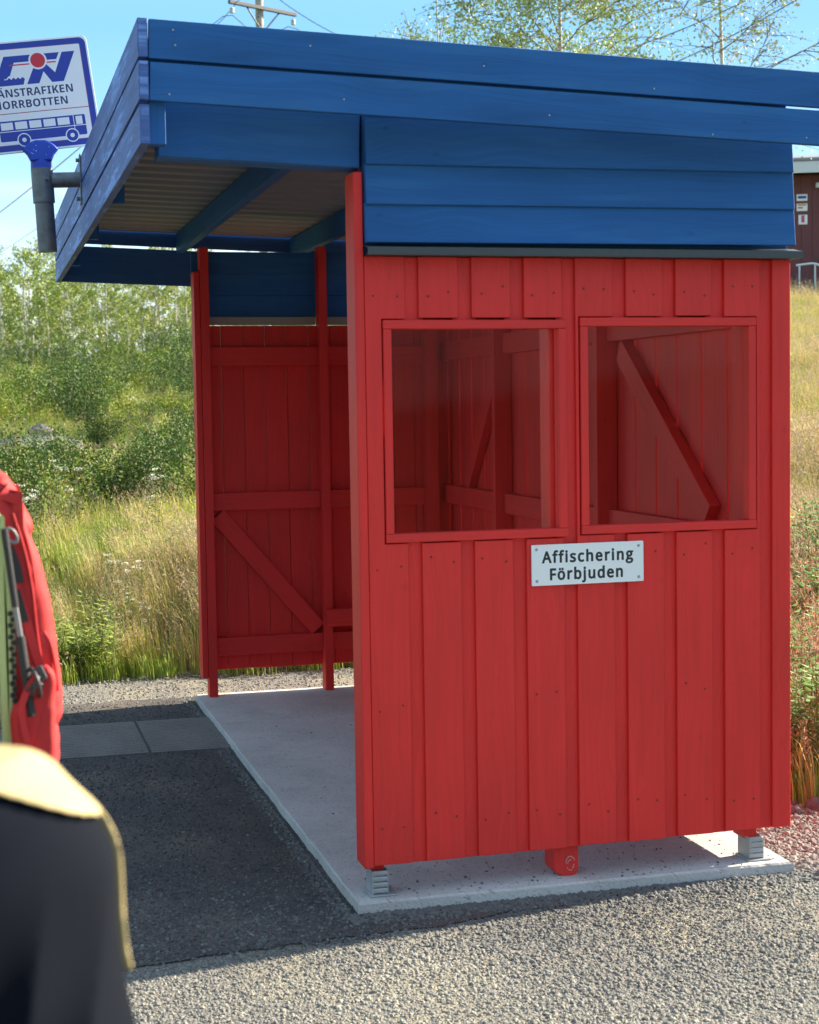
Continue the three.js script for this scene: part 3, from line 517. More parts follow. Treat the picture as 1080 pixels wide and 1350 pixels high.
// willow / dwarf birch shrub: many thin stems fanning out, leaves along their upper parts
const GREENS = [[0.17, 0.25, 0.028], [0.28, 0.34, 0.038], [0.10, 0.165, 0.028], [0.31, 0.35, 0.045], [0.17, 0.23, 0.045]];
function shrubProto(seed, R, H, stems, leavesPer, len, base) {
  const r = rng(seed), L = new Leaves(), wood = [];
  for (let s = 0; s < stems; s++) {
    const a = r() * 6.2832, q = Math.sqrt(r()), h = H * (0.55 + 0.45 * r()) * (1 - 0.35 * q * q), pts = [], rad = [], bx = (r() - 0.5) * 0.2 * R, bz = (r() - 0.5) * 0.2 * R, tint = vary(base, r, 0.35);
    const wob = [(r() - 0.5) * 0.2, (r() - 0.5) * 0.2];
    for (let k = 0; k <= 4; k++) { const t = k / 4; pts.push([bx + Math.cos(a) * q * R * t ** 1.3 + wob[0] * Math.sin(t * 5), h * t - 0.05 * (1 - t), bz + Math.sin(a) * q * R * t ** 1.3 + wob[1] * Math.sin(t * 4)]); rad.push(0.009 * (1 - 0.8 * t)); }
    wood.push(limb(pts, rad, 3));
    for (let i = 0; i < leavesPer; i++) {
      const t = 0.28 + 0.72 * Math.pow(r(), 0.7), k = Math.min(3, Math.floor(t * 4)), f = t * 4 - k, sp = 0.16 * R + 0.05, o = unit(r);
      const m = sp * Math.pow(r(), 0.6); randomLeaf(L, [mix(pts[k][0], pts[k + 1][0], f) + o[0] * m, Math.max(0.02, mix(pts[k][1], pts[k + 1][1], f) + o[1] * m * 0.8), mix(pts[k][2], pts[k + 1][2], f) + o[2] * m], r, len, vary(tint, r, 0.28), 0.4, 0.5);
    }
  }
  return { leaves: L.build(), wood: join(wood) };
}
const SH = [shrubProto(1001, 0.75, 1.15, 26, 84, 0.052, GREENS[0]), shrubProto(1002, 0.65, 0.85, 24, 80, 0.046, GREENS[1]), shrubProto(1003, 0.85, 1.35, 28, 86, 0.052, GREENS[2]), shrubProto(1004, 0.6, 0.75, 22, 84, 0.047, GREENS[3]), shrubProto(1005, 0.7, 1.0, 24, 82, 0.05, GREENS[4])];
const shrubLabels = ['dense green willow shrub growing on the hillside', 'low yellow-green dwarf shrub on the hillside', 'tall dark green willow shrub growing on the hillside', 'low olive dwarf shrub on the hillside', 'grey-green willow shrub growing on the hillside'];
function addShrub(k, x, z, s, turn) {
  const g = group('shrub', scene, [x, hill(x, z) - 0.03, z]); g.rotation.y = turn; g.scale.setScalar(s);
  tag(g, shrubLabels[k], 'shrub', 'hillside shrubs of kind ' + ['one', 'two', 'three', 'four', 'five'][k]);
  mesh('foliage', SH[k].leaves, M.leaf, g); mesh('stems', SH[k].wood, M.twig, g); return g;
}
const rocksAt = [[-0.85, -13.2, 0.75], [-0.35, -13.0, 0.4], [-0.45, -15.2, 0.34], [1.15, -21.5, 0.55], [1.55, -22.0, 0.4], [0.9, -32, 0.6]];
{
  const r = rng(4242); let n = 0; const spots = [];
  for (let z = -8.6; z > -60; z -= mix(0.72, 1.9, clamp((-z - 8) / 45, 0, 1))) {
    const d = 5 - z, x0 = -1.2 - 0.02 * d - 0.9, x1 = -1.2 + 0.145 * d + 0.9, st = mix(0.72, 1.35, clamp((-z - 8) / 45, 0, 1));
    for (let x = x0; x < x1; x += st) {
      const px = x + (r() - 0.5) * st * 0.9, pz = z + (r() - 0.5) * 0.8;
      if (rocksAt.some(([a, b, q]) => Math.hypot(px - a, (pz - b - 0.5) * 0.6) < q * 0.95 + 0.35)) continue;
      if (wn(px * 0.5, pz * 0.33, 77) < 0.30) continue;
      const k = Math.floor(wn(px * 0.35 + 9, pz * 0.25, 78) * 3.2 + r() * 2.6) % 5;
      const big = wn(px * 0.28 + 40, pz * 0.2, 79); spots.push([pz > -11.5 && r() < 0.5 ? 2 : k, px, pz, (0.4 + 0.4 * r() + 0.5 * big * big) * mix(0.62, 1.05, step01(9, 24, -pz)), r() * 6.28]);  // foot rows favour the dark kind, its colour standing in for shade there
    }
  }
  spots.push([2, 1.75, -5.75, 1.15, 1], [0, 2.2, -6.3, 1.2, 2], [2, 2.6, -7.2, 1.3, 3], [2, 1.55, -5.4, 0.9, 4]);
  spots.slice(0, 300).forEach((s) => addShrub(...s));
  // the rest of the hillside cover, away from what the photograph shows
  const far = [[], []];
  for (let i = 0; i < 1500; i++) { const x = -26 + 60 * r(), z = -9 - 58 * r(), d = 5 - z; if (x > -2.1 - 0.02 * d && x < -0.2 + 0.15 * d && z > -60) continue; if (x > -1.19 + 0.50 * (5 - z) && z > -36) continue; far[i % 2].push([x, z, 0.6 + 0.7 * r(), r() * 6.28]); }
  far.forEach((list, q) => { const im = new THREE.InstancedMesh(SH[q].leaves, M.leaf, list.length), o = new THREE.Object3D(); list.forEach(([x, z, s, t], i) => { o.position.set(x, hill(x, z) - 0.05, z); o.scale.setScalar(s); o.rotation.y = t; o.updateMatrix(); im.setMatrixAt(i, o.matrix); }); im.name = numbered('shrub_cover'); im.userData.label = q ? 'low shrub cover over the rest of the hillside' : 'tall shrub cover over the rest of the hillside'; im.userData.category = 'shrubs'; stuff(im); scene.add(im); });
}
// boulders among the shrubs
function boulder(seed, s) {
  const g = new THREE.IcosahedronGeometry(1, 3), p = g.attributes.position; for (let i = 0; i < p.count; i++) { const x = p.getX(i), y = p.getY(i), z = p.getZ(i), n = 1 + 0.55 * (wn(x * 1.3 + seed, z * 1.3 + y * 1.7, seed) - 0.5) + 0.18 * (wn(x * 4 + seed, z * 4 + y * 5, seed + 2) - 0.5); p.setXYZ(i, x * n, Math.max(-0.55, y * n * 0.62), z * n * 0.8); } const m = mergeVertices(g.deleteAttribute('normal'), 1e-4); m.computeVertexNormals(); const u = m.attributes.uv || null; return g.scale(s, s, s), g.computeVertexNormals(), g;
}
const rockLabels = ['long grey boulder lying in the shrubs at the left edge', 'grey boulder beside the long one at the left edge', 'dark upright stone standing behind the grey boulders', 'grey rock high among the hillside shrubs', 'smaller grey rock against the one high on the hillside', 'flat grey rock far up the hillside'];
rocksAt.forEach(([x, z, s], i) => { const m = mesh('boulder', boulder(510 + i, 1), M.rock); m.position.set(x, hill(x, z) + 0.12 * s, z); m.scale.set(s, s * [0.6, 0.7, 1.2, 0.7, 0.7, 0.6][i], s * 0.8); m.rotation.y = i * 1.3; tag(m, rockLabels[i], 'rock'); });

// ------------------------------------------------------------------ grasses
function grassProto(seed, n, H, R, pal, headed, leanX = -0.2) {
  const r = rng(seed), L = new Leaves();
  for (let i = 0; i < n; i++) {
    const a = r() * 6.2832, q = R * Math.sqrt(r()), h = H * (0.45 + 0.6 * r()), c = pal[Math.floor(r() * pal.length)], c1 = vary(c, r, 0.25), c2 = vary(c, r, 0.3), tall = r() < headed;
    const lean = [leanX + (r() - 0.5) * 0.55, (r() - 0.5) * 0.5], b = [Math.cos(a) * q, -0.02, Math.sin(a) * q];
    L.blade(b, lean, h * (tall ? 1.15 : 0.85), tall ? 0.0035 : 0.0075, tall ? vary([0.52, 0.45, 0.22], r, 0.2) : c1, tall ? vary([0.60, 0.50, 0.30], r, 0.25) : c2.map((v, j) => v * [1.25, 1.1, 0.9][j]));
    if (tall) for (let k = 0; k < 5; k++) { const t = 1 - 0.05 * k, hh = h * 1.15, at = [b[0] + lean[0] * hh * t ** 1.6, b[1] + hh * 0.88 * t, b[2] + lean[1] * hh * t ** 1.6]; randomLeaf(L, at, r, 0.026, vary([0.48, 0.36, 0.24], r, 0.3), 1.2, 0.28); }
  }
  return L.build();
}
const STRAW = [[0.58, 0.52, 0.20], [0.50, 0.50, 0.16], [0.62, 0.55, 0.27], [0.38, 0.46, 0.12]], FRESH = [[0.30, 0.43, 0.06], [0.38, 0.50, 0.07], [0.24, 0.37, 0.06], [0.46, 0.52, 0.12]];
const GR = [grassProto(2001, 64, 0.62, 0.16, STRAW, 0.4, -0.3), grassProto(2002, 70, 0.46, 0.16, [...STRAW, ...FRESH], 0.3), grassProto(2003, 70, 0.34, 0.17, FRESH, 0.08), grassProto(2004, 60, 0.30, 0.18, [...FRESH, STRAW[1]], 0.1), grassProto(2005, 60, 0.42, 0.2, STRAW, 0.35)];
function scatter(name, label, geo, list, mat = M.grass) {
  const im = new THREE.InstancedMesh(geo, mat, list.length), o = new THREE.Object3D(), r = rng(list.length + 5);
  list.forEach(([x, z, s, t, y]) => { });
  list.forEach(([x, z, s, t, y], i) => { o.position.set(x, y ?? hill(x, z), z); o.scale.set(s, s * (0.85 + 0.3 * r()), s); o.rotation.set(0, t, 0); o.updateMatrix(); im.setMatrixAt(i, o.matrix); });
  im.name = numbered(name); im.castShadow = im.receiveShadow = true; im.userData.label = label; im.userData.category = 'grass'; stuff(im); scene.add(im); return im;
}
{
  const r = rng(99), tall = [], mid = [], fresh = [], low = [], dry = [];
  // bank behind the shelter: fresh grass at its foot, tall straw-coloured grass above
  for (let i = 0; i < 3600; i++) {
    const x = -4.5 + 8.5 * r(), z = -4.85 - 3.9 * Math.pow(r(), 0.8), t = (r() - 0.5) * 1.2, n = wn(x * 0.9, z * 0.9, 401), toRight = step01(-1.0, 0.6, x);
    const foot = -4.85 - z;
    if (foot < (0.35 + 0.3 * n) * mix(1.2, 0.35, step01(-0.75, -0.1, x))) (r() < 0.7 ? fresh : low).push([x, z, 0.5 + 0.45 * r(), t]);
    else if (r() < mix(0.30, 0.85, toRight) && foot < 2.2) (r() < mix(0.1, 0.6, toRight) ? tall : mid).push([x, z, (0.65 + 0.45 * r()) * mix(0.6, 1.05, toRight), t]);
    else if (r() < 0.6) (r() < 0.75 ? fresh : mid).push([x, z, 0.55 + 0.4 * r(), t]);
  }
  // ground grass between the shrubs
  for (let i = 0; i < 5200; i++) { const z = -8.4 - 34 * r() ** 1.5, d = 5 - z, x = -3 - 0.03 * d + (0.2 * d + 4) * r(); low.push([x, z, 0.8 + 0.9 * r(), r() * 6.28]); }
  // grass slope right of the shelter
  for (let i = 0; i < 9500; i++) { const z = -0.9 - 36 * r() ** 1.35, d = 5 - z, x = -1.19 + (0.47 + 0.16 * r()) * d + (r() - 0.5) * 0.4; if (x < 1.95) continue; const n = wn(x * 0.6, z * 0.6, 405), q = r(); (q < 0.22 ? dry : q < 0.45 ? mid : q < 0.72 ? low : fresh).push([x, z, (0.6 + 0.5 * r()) * (0.7 + 0.6 * n), (r() - 0.5) * 1.4]); }
  for (let i = 0; i < 1500; i++) { const x = 2.1 + 14 * r(), z = -0.6 - 26 * r(); mid.push([x, z, 0.7 + 0.5 * r(), r() * 6]); }
  scatter('tall_grass', 'tall straw-coloured seeding grass behind the shelter', GR[0], tall); scatter('mixed_grass', 'mixed green and straw grass on the bank', GR[1], mid); scatter('fresh_grass', 'fresh green grass at the foot of the bank', GR[2], fresh); scatter('low_grass', 'short green grass between the shrubs', GR[3], low); scatter('dry_grass', 'dry pale grass on the slope right of the shelter', GR[4], dry);
}
// leafy herbs: upright stems with lance-shaped leaves
function herbProto(seed, H, n, len, col, flower) {
  const r = rng(seed), L = new Leaves(), F = new Leaves(), wood = [];
  for (let s = 0; s < n; s++) { const x = (r() - 0.5) * 0.22, z = (r() - 0.5) * 0.22, h = H * (0.6 + 0.4 * r()), dx = (r() - 0.7) * 0.2, dz = (r() - 0.5) * 0.2; wood.push(limb([[x, -0.03, z], [x + dx * 0.4, h * 0.5, z + dz * 0.4], [x + dx, h, z + dz]], [0.004, 0.003, 0.0015], 4));
    for (let k = 0; k < 16; k++) { const t = 0.15 + 0.85 * k / 16, a = k * 2.4 + r(), d = norm([Math.cos(a), 0.5 - 0.5 * t + 0.3 * r(), Math.sin(a)]); L.leaf([x + dx * t, h * t, z + dz * t], d, norm(crossV(d, [0, 1, 0])), len * (0.7 + 0.5 * r()) * (1.1 - 0.4 * t), len * 0.24, vary(col, r, 0.25), 0.3); }
    if (flower) for (let k = 0; k < 26; k++) { const a = r() * 6.28, q = 0.035 * Math.sqrt(r()); const d = unit(r); F.leaf([x + dx + Math.cos(a) * q, h + 0.02 * r(), z + dz + Math.sin(a) * q], norm([d[0], Math.abs(d[1]), d[2]]), norm(crossV(d, [0.3, 1, 0.2])), 0.012, 0.010, vary([0.75, 0.74, 0.66], r, 0.1)); }
  }
  return { leaves: L.build(), stem: join(wood), flower: flower ? F.build() : null };
}
{
  const green = herbProto(3001, 0.55, 7, 0.10, [0.13, 0.27, 0.045]), white = herbProto(3002, 0.6, 5, 0.07, [0.10, 0.155, 0.035], true), bright = herbProto(3003, 0.38, 7, 0.085, [0.25, 0.32, 0.05]);
  const stemM = S({ color: rgb(0.14, 0.17, 0.05), roughness: 0.8 });
  const put = (p, x, z, s, label, name, cat, grp) => { const g = group(name, scene, [x, hill(x, z), z]); g.scale.setScalar(s); g.rotation.y = hash(x * 100 | 0, z * 100 | 0, 3) * 6; tag(g, label, cat, grp); mesh('leaves', p.leaves, M.leaf, g); mesh('stems', p.stem, stemM, g); if (p.flower) mesh('flowers', p.flower, M.leaf, g); };
  const r = rng(515);
  for (let i = 0; i < 60; i++) put(green, ...(() => { const z = -0.95 - 4.2 * r() ** 1.4; return [-1.19 + (0.522 + 0.07 * r()) * (5.01 - z), z]; })(), 0.75 + 0.5 * r(), 'dark green leafy herb at the foot of the slope beside the shelter', 'leafy_herb', 'plant', 'leafy herbs beside the shelter');
  for (let i = 0; i < 30; i++) put(bright, -1.6 + 1.3 * r(), -5.0 - 0.8 * r(), 0.7 + 0.5 * r(), 'bright green leafy herb along the gravel edge', 'leafy_herb', 'plant', 'leafy herbs along the gravel edge');
  for (const [x, z, s] of [[-1.02, -6.7, 1.15], [-0.92, -6.5, 1.1], [-0.84, -6.85, 1.2], [-0.97, -6.95, 1.2], [-0.38, -6.0, 0.85], [-0.25, -5.9, 0.8], [-0.3, -5.7, 0.55], [-0.22, -5.55, 0.5], [-0.42, -5.6, 0.45], [-0.6, -7.9, 1.1], [0.05, -7.6, 1.0]]) put(white, x, z, s, 'white-flowered herb standing in the tall grass', 'white_flower', 'flower', 'white flowers in the grass');
}

// ------------------------------------------------------------------ birches
function birchProto(seed, H, spread, limbs, twigs, perTip, leafLen, col, thick = 0.06, low = 0.3) {
  const r = rng(seed), trunkPts = [], rad = [], L = new Leaves(), wood = [], fine = [];
  const bend = [(r() - 0.5) * 0.12 * H, (r() - 0.5) * 0.12 * H];
  for (let k = 0; k <= 8; k++) { const t = k / 8; trunkPts.push([bend[0] * t * t + 0.05 * Math.sin(t * 7 + seed), H * t - 0.1, bend[1] * t * t + 0.05 * Math.cos(t * 6 + seed)]); rad.push(thick * (1 - 0.88 * t)); }
  const at = (t) => { const k = Math.min(7, Math.floor(t * 8)), f = t * 8 - k; return [0, 1, 2].map((j) => mix(trunkPts[k][j], trunkPts[k + 1][j], f)); };
  const trunk = limb(trunkPts, rad, 8);
  for (let i = 0; i < limbs; i++) {
    const t = low + (0.97 - low) * (i + r()) / limbs, a = i * 2.4 + r() * 1.2, b = at(t), len = spread * (1.05 - 0.75 * t) * (0.7 + 0.5 * r()), up = 0.55 + 0.5 * r(), d = norm([Math.cos(a), up, Math.sin(a)]), pts = [], rr = [];
    for (let k = 0; k <= 4; k++) { const q = k / 4; pts.push([b[0] + d[0] * len * q + 0.05 * Math.sin(q * 9 + i), b[1] + d[1] * len * q * (1 - 0.12 * q), b[2] + d[2] * len * q + 0.05 * Math.cos(q * 8 + i)]); rr.push(Math.max(0.003, thick * 0.42 * (1 - t * 0.6) * (1 - 0.85 * q))); }
    wood.push(limb(pts, rr, 5));
    for (let w = 0; w < twigs; w++) {
      const q = 0.25 + 0.75 * r(), k = Math.min(3, Math.floor(q * 4)), f = q * 4 - k, o = [0, 1, 2].map((j) => mix(pts[k][j], pts[k + 1][j], f)), u = unit(r), dir = norm([d[0] + u[0] * 0.9, d[1] * 0.6 + u[1] * 0.7, d[2] + u[2] * 0.9]), tl = spread * 0.26 * (0.5 + 0.7 * r()), e = [o[0] + dir[0] * tl, o[1] + dir[1] * tl - 0.15 * tl, o[2] + dir[2] * tl];
      fine.push(limb([o, [mix(o[0], e[0], 0.5), mix(o[1], e[1], 0.5) + 0.06 * tl, mix(o[2], e[2], 0.5)], e], [0.0045, 0.003, 0.0015].map((v) => v * Math.max(1, H / 6)), 3));
      const tint = vary(col, r, 0.2);
      for (let n = 0; n < perTip; n++) { const g = 0.25 + 0.8 * r(), s = unit(r), m = tl * 0.22; randomLeaf(L, [mix(o[0], e[0], g) + s[0] * m, mix(o[1], e[1], g) + s[1] * m - 0.03, mix(o[2], e[2], g) + s[2] * m], r, leafLen, vary(tint, r, 0.28), -0.3, 0.75); }
    }
  }
  return { trunk, branches: join(wood), twigs: join(fine), crown: L.build() };
}
function addBirch(p, x, z, s, turn, label, grp) {
  const g = group('birch_tree', scene, [x, hill(x, z) - 0.05, z]); g.scale.setScalar(s); g.rotation.y = turn; tag(g, label, 'tree', grp);
  mesh('trunk', p.trunk, M.bark, g); stuff(mesh('branches', p.branches, M.barkDark, g)); stuff(mesh('twigs', p.twigs, M.twig, g)); mesh('crown', p.crown, M.leaf, g); return g;
}
M.barkDark = S({ color: rgb(0.52, 0.48, 0.43), map: T.bark, roughness: 0.85 });
{
  const A = birchProto(61, 8.4, 3.0, 44, 22, 44, 0.05, [0.42, 0.48, 0.19], 0.045, 0.2), B = birchProto(64, 8.6, 2.2, 28, 14, 13, 0.045, [0.42, 0.43, 0.22], 0.042, 0.3), C = birchProto(67, 7.6, 1.6, 16, 9, 8, 0.045, [0.42, 0.43, 0.2], 0.035, 0.3);
  addBirch(A, 6.35, -15.6, 1, 0.4, 'full-leaved birch rising behind the middle of the shelter roof');
  addBirch(B, 8.55, -15.0, 1, 2.0, 'sparse open birch behind the right part of the shelter roof');
  addBirch(C, 5.35, -17.6, 0.97, 1.1, 'thin birch with bare twigs left of the full-leaved one');
  const far = [birchProto(71, 4.6, 1.7, 18, 8, 12, 0.085, [0.32, 0.39, 0.08], 0.055, 0.12), birchProto(72, 4.0, 1.6, 18, 8, 12, 0.085, [0.28, 0.36, 0.07], 0.05, 0.08), birchProto(73, 5.2, 1.5, 18, 7, 11, 0.085, [0.36, 0.40, 0.10], 0.055, 0.2)];
  const lab = ['bushy pale-trunked birch in the wood on top of the hill', 'small low-crowned birch in the wood on top of the hill', 'slender tall birch in the wood on top of the hill'];
  const r = rng(808); let i = 0;
  for (let z = -50; z > -78; z -= 2.6) { const d = 5 - z; for (let x = -3.2 - 0.02 * d; x < -1.2 + 0.17 * d; x += 1.75) { const k = Math.floor(r() * 3); addBirch(far[k], x + (r() - 0.5) * 1.3, z + (r() - 0.5) * 2, 0.62 + 0.5 * r(), r() * 6.28, lab[k], 'hilltop birches of kind ' + ['one', 'two', 'three'][k]); i++; } }
}

// ------------------------------------------------------------------ loose stones
function pebble(seed) { const g = new THREE.IcosahedronGeometry(1, 0), p = g.attributes.position, r = rng(seed), m = new Map(); for (let i = 0; i < p.count; i++) { const k = [p.getX(i), p.getY(i), p.getZ(i)].map((v) => v.toFixed(3)).join(); if (!m.has(k)) m.set(k, 0.7 + 0.6 * r()); const q = m.get(k); p.setXYZ(i, p.getX(i) * q, p.getY(i) * q * 0.7, p.getZ(i) * q); } g.computeVertexNormals(); return g; }
{
  const geos = [pebble(1), pebble(2), pebble(3)], r = rng(7001), lists = [[], [], []];
  const tone = (k) => { const v = [0.105, 0.135, 0.165, 0.20, 0.245][k], w = 1 + 0.2 * (r() - 0.5); return [v * w * (1.02 + 0.012 * k), v * w, v * w * (0.96 - 0.03 * k)]; };
  const inSlab = (x, z) => x > -0.09 && x < 1.515 && z < 0.058 && z > -4.02, inTiles = (x, z) => x < 0 && x > -5.3 && z > -3.47 && z < -2.64;
  let q = 0; const add = (x, z, s, c, y = GY) => { lists[q++ % 3].push([x, y, z, s, c]); };
  for (let i = 0; i < 330000; i++) {   // coarse crushed stone in front of the slab
    const x = -2.6 + 6.0 * r(), z = -0.75 + 3.4 * r(); if (inSlab(x, z)) continue; if (r() > step01(-2.6, -1.0, x) * step01(3.4, 2.3, x) * step01(2.65, 1.1, z) * step01(-0.75, -0.35, z)) continue;
    const asphShade = z < 0.22 - 0.14 * x && x < 1.05, dust = fbm(x / 3.1 + 5, z / 3.1 + 5, 4, 4, 3, 640), s = (0.0020 + 0.0055 * r() ** 3) * (0.75 + 0.6 * fbm(x / 2.3 + 2, z / 2.3 + 2, 5, 5, 3, 655));  // dark asphalt stones follow the same edge, deepening the shelter shadow
    if (asphShade && r() < 0.75) continue;
    const k = asphShade ? (r() < 0.8 ? 0 : 1) : Math.min(4, Math.floor(r() * 2.3 + (dust - 0.42) * 9 + clamp((z - 0.12) * 4, -0.6, 1.7))); add(x, z, s, tone(Math.max(0, k)), asphShade ? GY + 0.004 : GY);
  }
  for (let i = 0; i < 4200; i++) { const x = -0.1 + 1.7 * r(), z = 0.04 + 0.10 * r() ** 1.7; add(x, z, 0.004 + 0.008 * r() ** 2, tone(r() < 0.8 ? 0 : 1)); }          // crumbs along the slab edge
  for (let i = 0; i < 2600; i++) { const z = 0.1 - 4.2 * r(); add(-0.085 - 0.05 * r() ** 2, z, 0.003 + 0.006 * r() ** 2, tone(r() < 0.85 ? 0 : 2), GY + 0.004); }
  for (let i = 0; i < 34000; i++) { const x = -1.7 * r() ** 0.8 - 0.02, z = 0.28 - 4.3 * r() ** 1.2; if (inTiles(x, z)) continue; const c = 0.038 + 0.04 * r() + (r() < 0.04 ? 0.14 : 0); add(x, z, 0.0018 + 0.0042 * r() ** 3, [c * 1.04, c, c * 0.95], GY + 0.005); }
  for (let i = 0; i < 9000; i++) { const x = -3 + 5 * r(), z = -5.0 + 1.0 * r(); if (inSlab(x, z)) continue; add(x, z, 0.003 + 0.006 * r() ** 2, tone(1 + Math.floor(r() * 3.4))); }     // far gravel strip
  for (let i = 0; i < 7000; i++) { const x = 1.5 + 0.8 * r(), z = 0.9 - 2.6 * r(); if (inSlab(x, z)) continue; const c = tone(1 + Math.floor(r() * 3)); add(x, z, 0.004 + 0.012 * r() ** 2.5, r() < 0.5 ? [c[0] * 1.1, c[1] * 0.97, c[2] * 0.93] : c, Math.max(GY, hill(x, z))); }
  for (let i = 0; i < 420; i++) { const x = -0.04 + 1.5 * r(), z = r() < 0.5 ? 0.02 - 0.35 * r() ** 1.5 : -3.9 * r(); add(x, z, 0.0012 + 0.0042 * r() ** 3, tone(r() < 0.75 ? 0 : 3), 0.0008); }   // grit carried on to the slab
  const o = new THREE.Object3D(), col = new THREE.Color();
  lists.forEach((list, k) => { const im = new THREE.InstancedMesh(geos[k], M.stone, list.length); list.forEach(([x, y, z, s, c], i) => { o.position.set(x, y + s * 0.22, z); o.scale.set(s * (0.8 + 0.5 * hash(i, 1, k)), s * (0.7 + 0.4 * hash(i, 2, k)), s * (0.8 + 0.5 * hash(i, 3, k))); o.rotation.set(hash(i, 4, k) * 0.8, hash(i, 5, k) * 6.28, hash(i, 6, k) * 0.8); o.updateMatrix(); im.setMatrixAt(i, o.matrix); im.setColorAt(i, col.setRGB(...c)); }); im.name = numbered('gravel'); im.castShadow = im.receiveShadow = true; im.userData.label = ['loose grey crushed stone over the yard', 'loose pale crushed stone over the yard', 'loose mixed crushed stone over the yard'][k]; im.userData.category = 'gravel'; stuff(im); scene.add(im); });
  // reddish rubble at the toe of the bank
  const rub = [M.rubbleA = S({ color: rgb(0.17, 0.115, 0.11), map: T.concrete, roughness: 0.9 }), S({ color: rgb(0.24, 0.18, 0.165), map: T.concrete, roughness: 0.9 }), S({ color: rgb(0.20, 0.16, 0.16), map: T.concrete, roughness: 0.9 })], rg = [boulder(601, 1), boulder(602, 1), boulder(603, 1)];
  for (let i = 0; i < 46; i++) { const x = 1.62 + 0.62 * r(), z = -0.62 - 0.75 * r() - 0.25 * (x - 1.62), s = 0.018 + 0.045 * r() ** 2, m = mesh('rubble_stone', rg[i % 3], rub[(i * 7) % 3]); m.position.set(x, Math.max(GY, hill(x, z)) + s * 0.3, z); m.scale.setScalar(s); m.rotation.set(r(), r() * 6, r()); tag(m, 'reddish rubble stone at the foot of the slope behind the shelter', 'stone', 'rubble stones at the foot of the slope'); }
}

// ------------------------------------------------------------------ building on the rise, handrail, power line
{
  const bx = 16.2, bz = -29.6, y0 = hill(17.4, -29.2) + 0.32, b = group('brown_building', scene, [bx, y0, bz]); b.rotation.y = -0.42; tag(b, 'dark red-brown building with grey roof on the rise behind the shelter', 'building');
  const wallM = S({ color: rgb(0.17, 0.05, 0.048), map: T.red, roughness: 0.7 }), white = S({ color: rgb(0.62, 0.63, 0.62), roughness: 0.6 }), roofM = S({ color: rgb(0.22, 0.23, 0.25), roughness: 0.6, metalness: 0.3 });
  for (let i = 0; i < 40; i++) plank('wall_board', b, wallM, [-2 + i * 0.245, -2 + i * 0.245 + 0.24], [0, 2.52], [-0.03, 0.0], 0.004);
  plank('plinth', b, S({ color: rgb(0.3, 0.3, 0.29), roughness: 0.9 }), [-1.95, 7.75], [-1.2, 0.0], [-5.95, -0.05], 0.01); plank('wall_core', b, wallM, [-2, 7.8], [0, 2.5], [-6, -0.031], 0.01);
  plank('eave_board', b, white, [-2.5, 8.3], [2.50, 2.76], [0.45, 0.48], 0.004); plank('roof_slab', b, roofM, [-2.5, 8.3], [2.765, 2.83], [-6.4, 0.50], 0.01);
  const up = plank('roof_slope', b, roofM, [-2.5, 8.3], [0, 0.06], [-3.6, 0], 0.01); up.position.set(2.9, 3.10, -1.3); up.rotation.x = 0.16;
  const signT = canvasTex(128, 192, (c) => { c.fillStyle = '#e9e9e6'; c.fillRect(0, 0, 128, 192); c.fillStyle = '#2b4a90'; c.fillRect(14, 14, 100, 26); c.fillStyle = '#c98a3a'; c.fillRect(14, 66, 100, 14); c.fillStyle = '#b3413a'; c.fillRect(14, 90, 60, 12); c.fillStyle = '#c2406a'; c.fillRect(40, 130, 48, 46); });
  const ws = group('wall_signs', b, [1.2, 1.42, 0.006]); [[0, 0.58, 0.24, 0.15], [0, 0.36, 0.24, 0.17], [0.02, 0.08, 0.2, 0.22]].forEach(([x, y, w, h], i) => { const p = mesh('sign', new RoundedBoxGeometry(w, h, 0.01, 1, 0.003), S({ map: (() => { const t = signT.clone(); t.repeat.set(1, 0.32); t.offset.set(0, [0.68, 0.36, 0.02][i]); t.needsUpdate = true; return t; })(), roughness: 0.5 }), ws); p.position.set(x, y, 0); });
  plank('lamp_housing', b, white, [1.5, 1.8], [2.2, 2.32], [0.001, 0.12], 0.02);
  // handrail of the entrance ramp in front
  const h = group('handrail', scene, [16.78, hill(16.78, -27.9) - 0.1, -27.9]); h.rotation.y = -0.42; tag(h, 'white tubular handrail in front of the brown building', 'handrail');
  const wm = S({ color: rgb(0.7, 0.71, 0.7), roughness: 0.45 });
  mesh('top_rail', tube([[-0.25, 0.82, 0], [0.1, 0.85, 0], [0.18, 0.84, 0], [1.6, 0.1, 0], [2.4, 0.06, 0]], 0.024, 40, 8), wm, h); for (const [x, y] of [[-0.18, 0.82], [0.16, 0.84], [1.55, 0.15]]) mesh('baluster', rod([x, -0.4, 0], [x, y, 0], 0.02), wm, h);
}
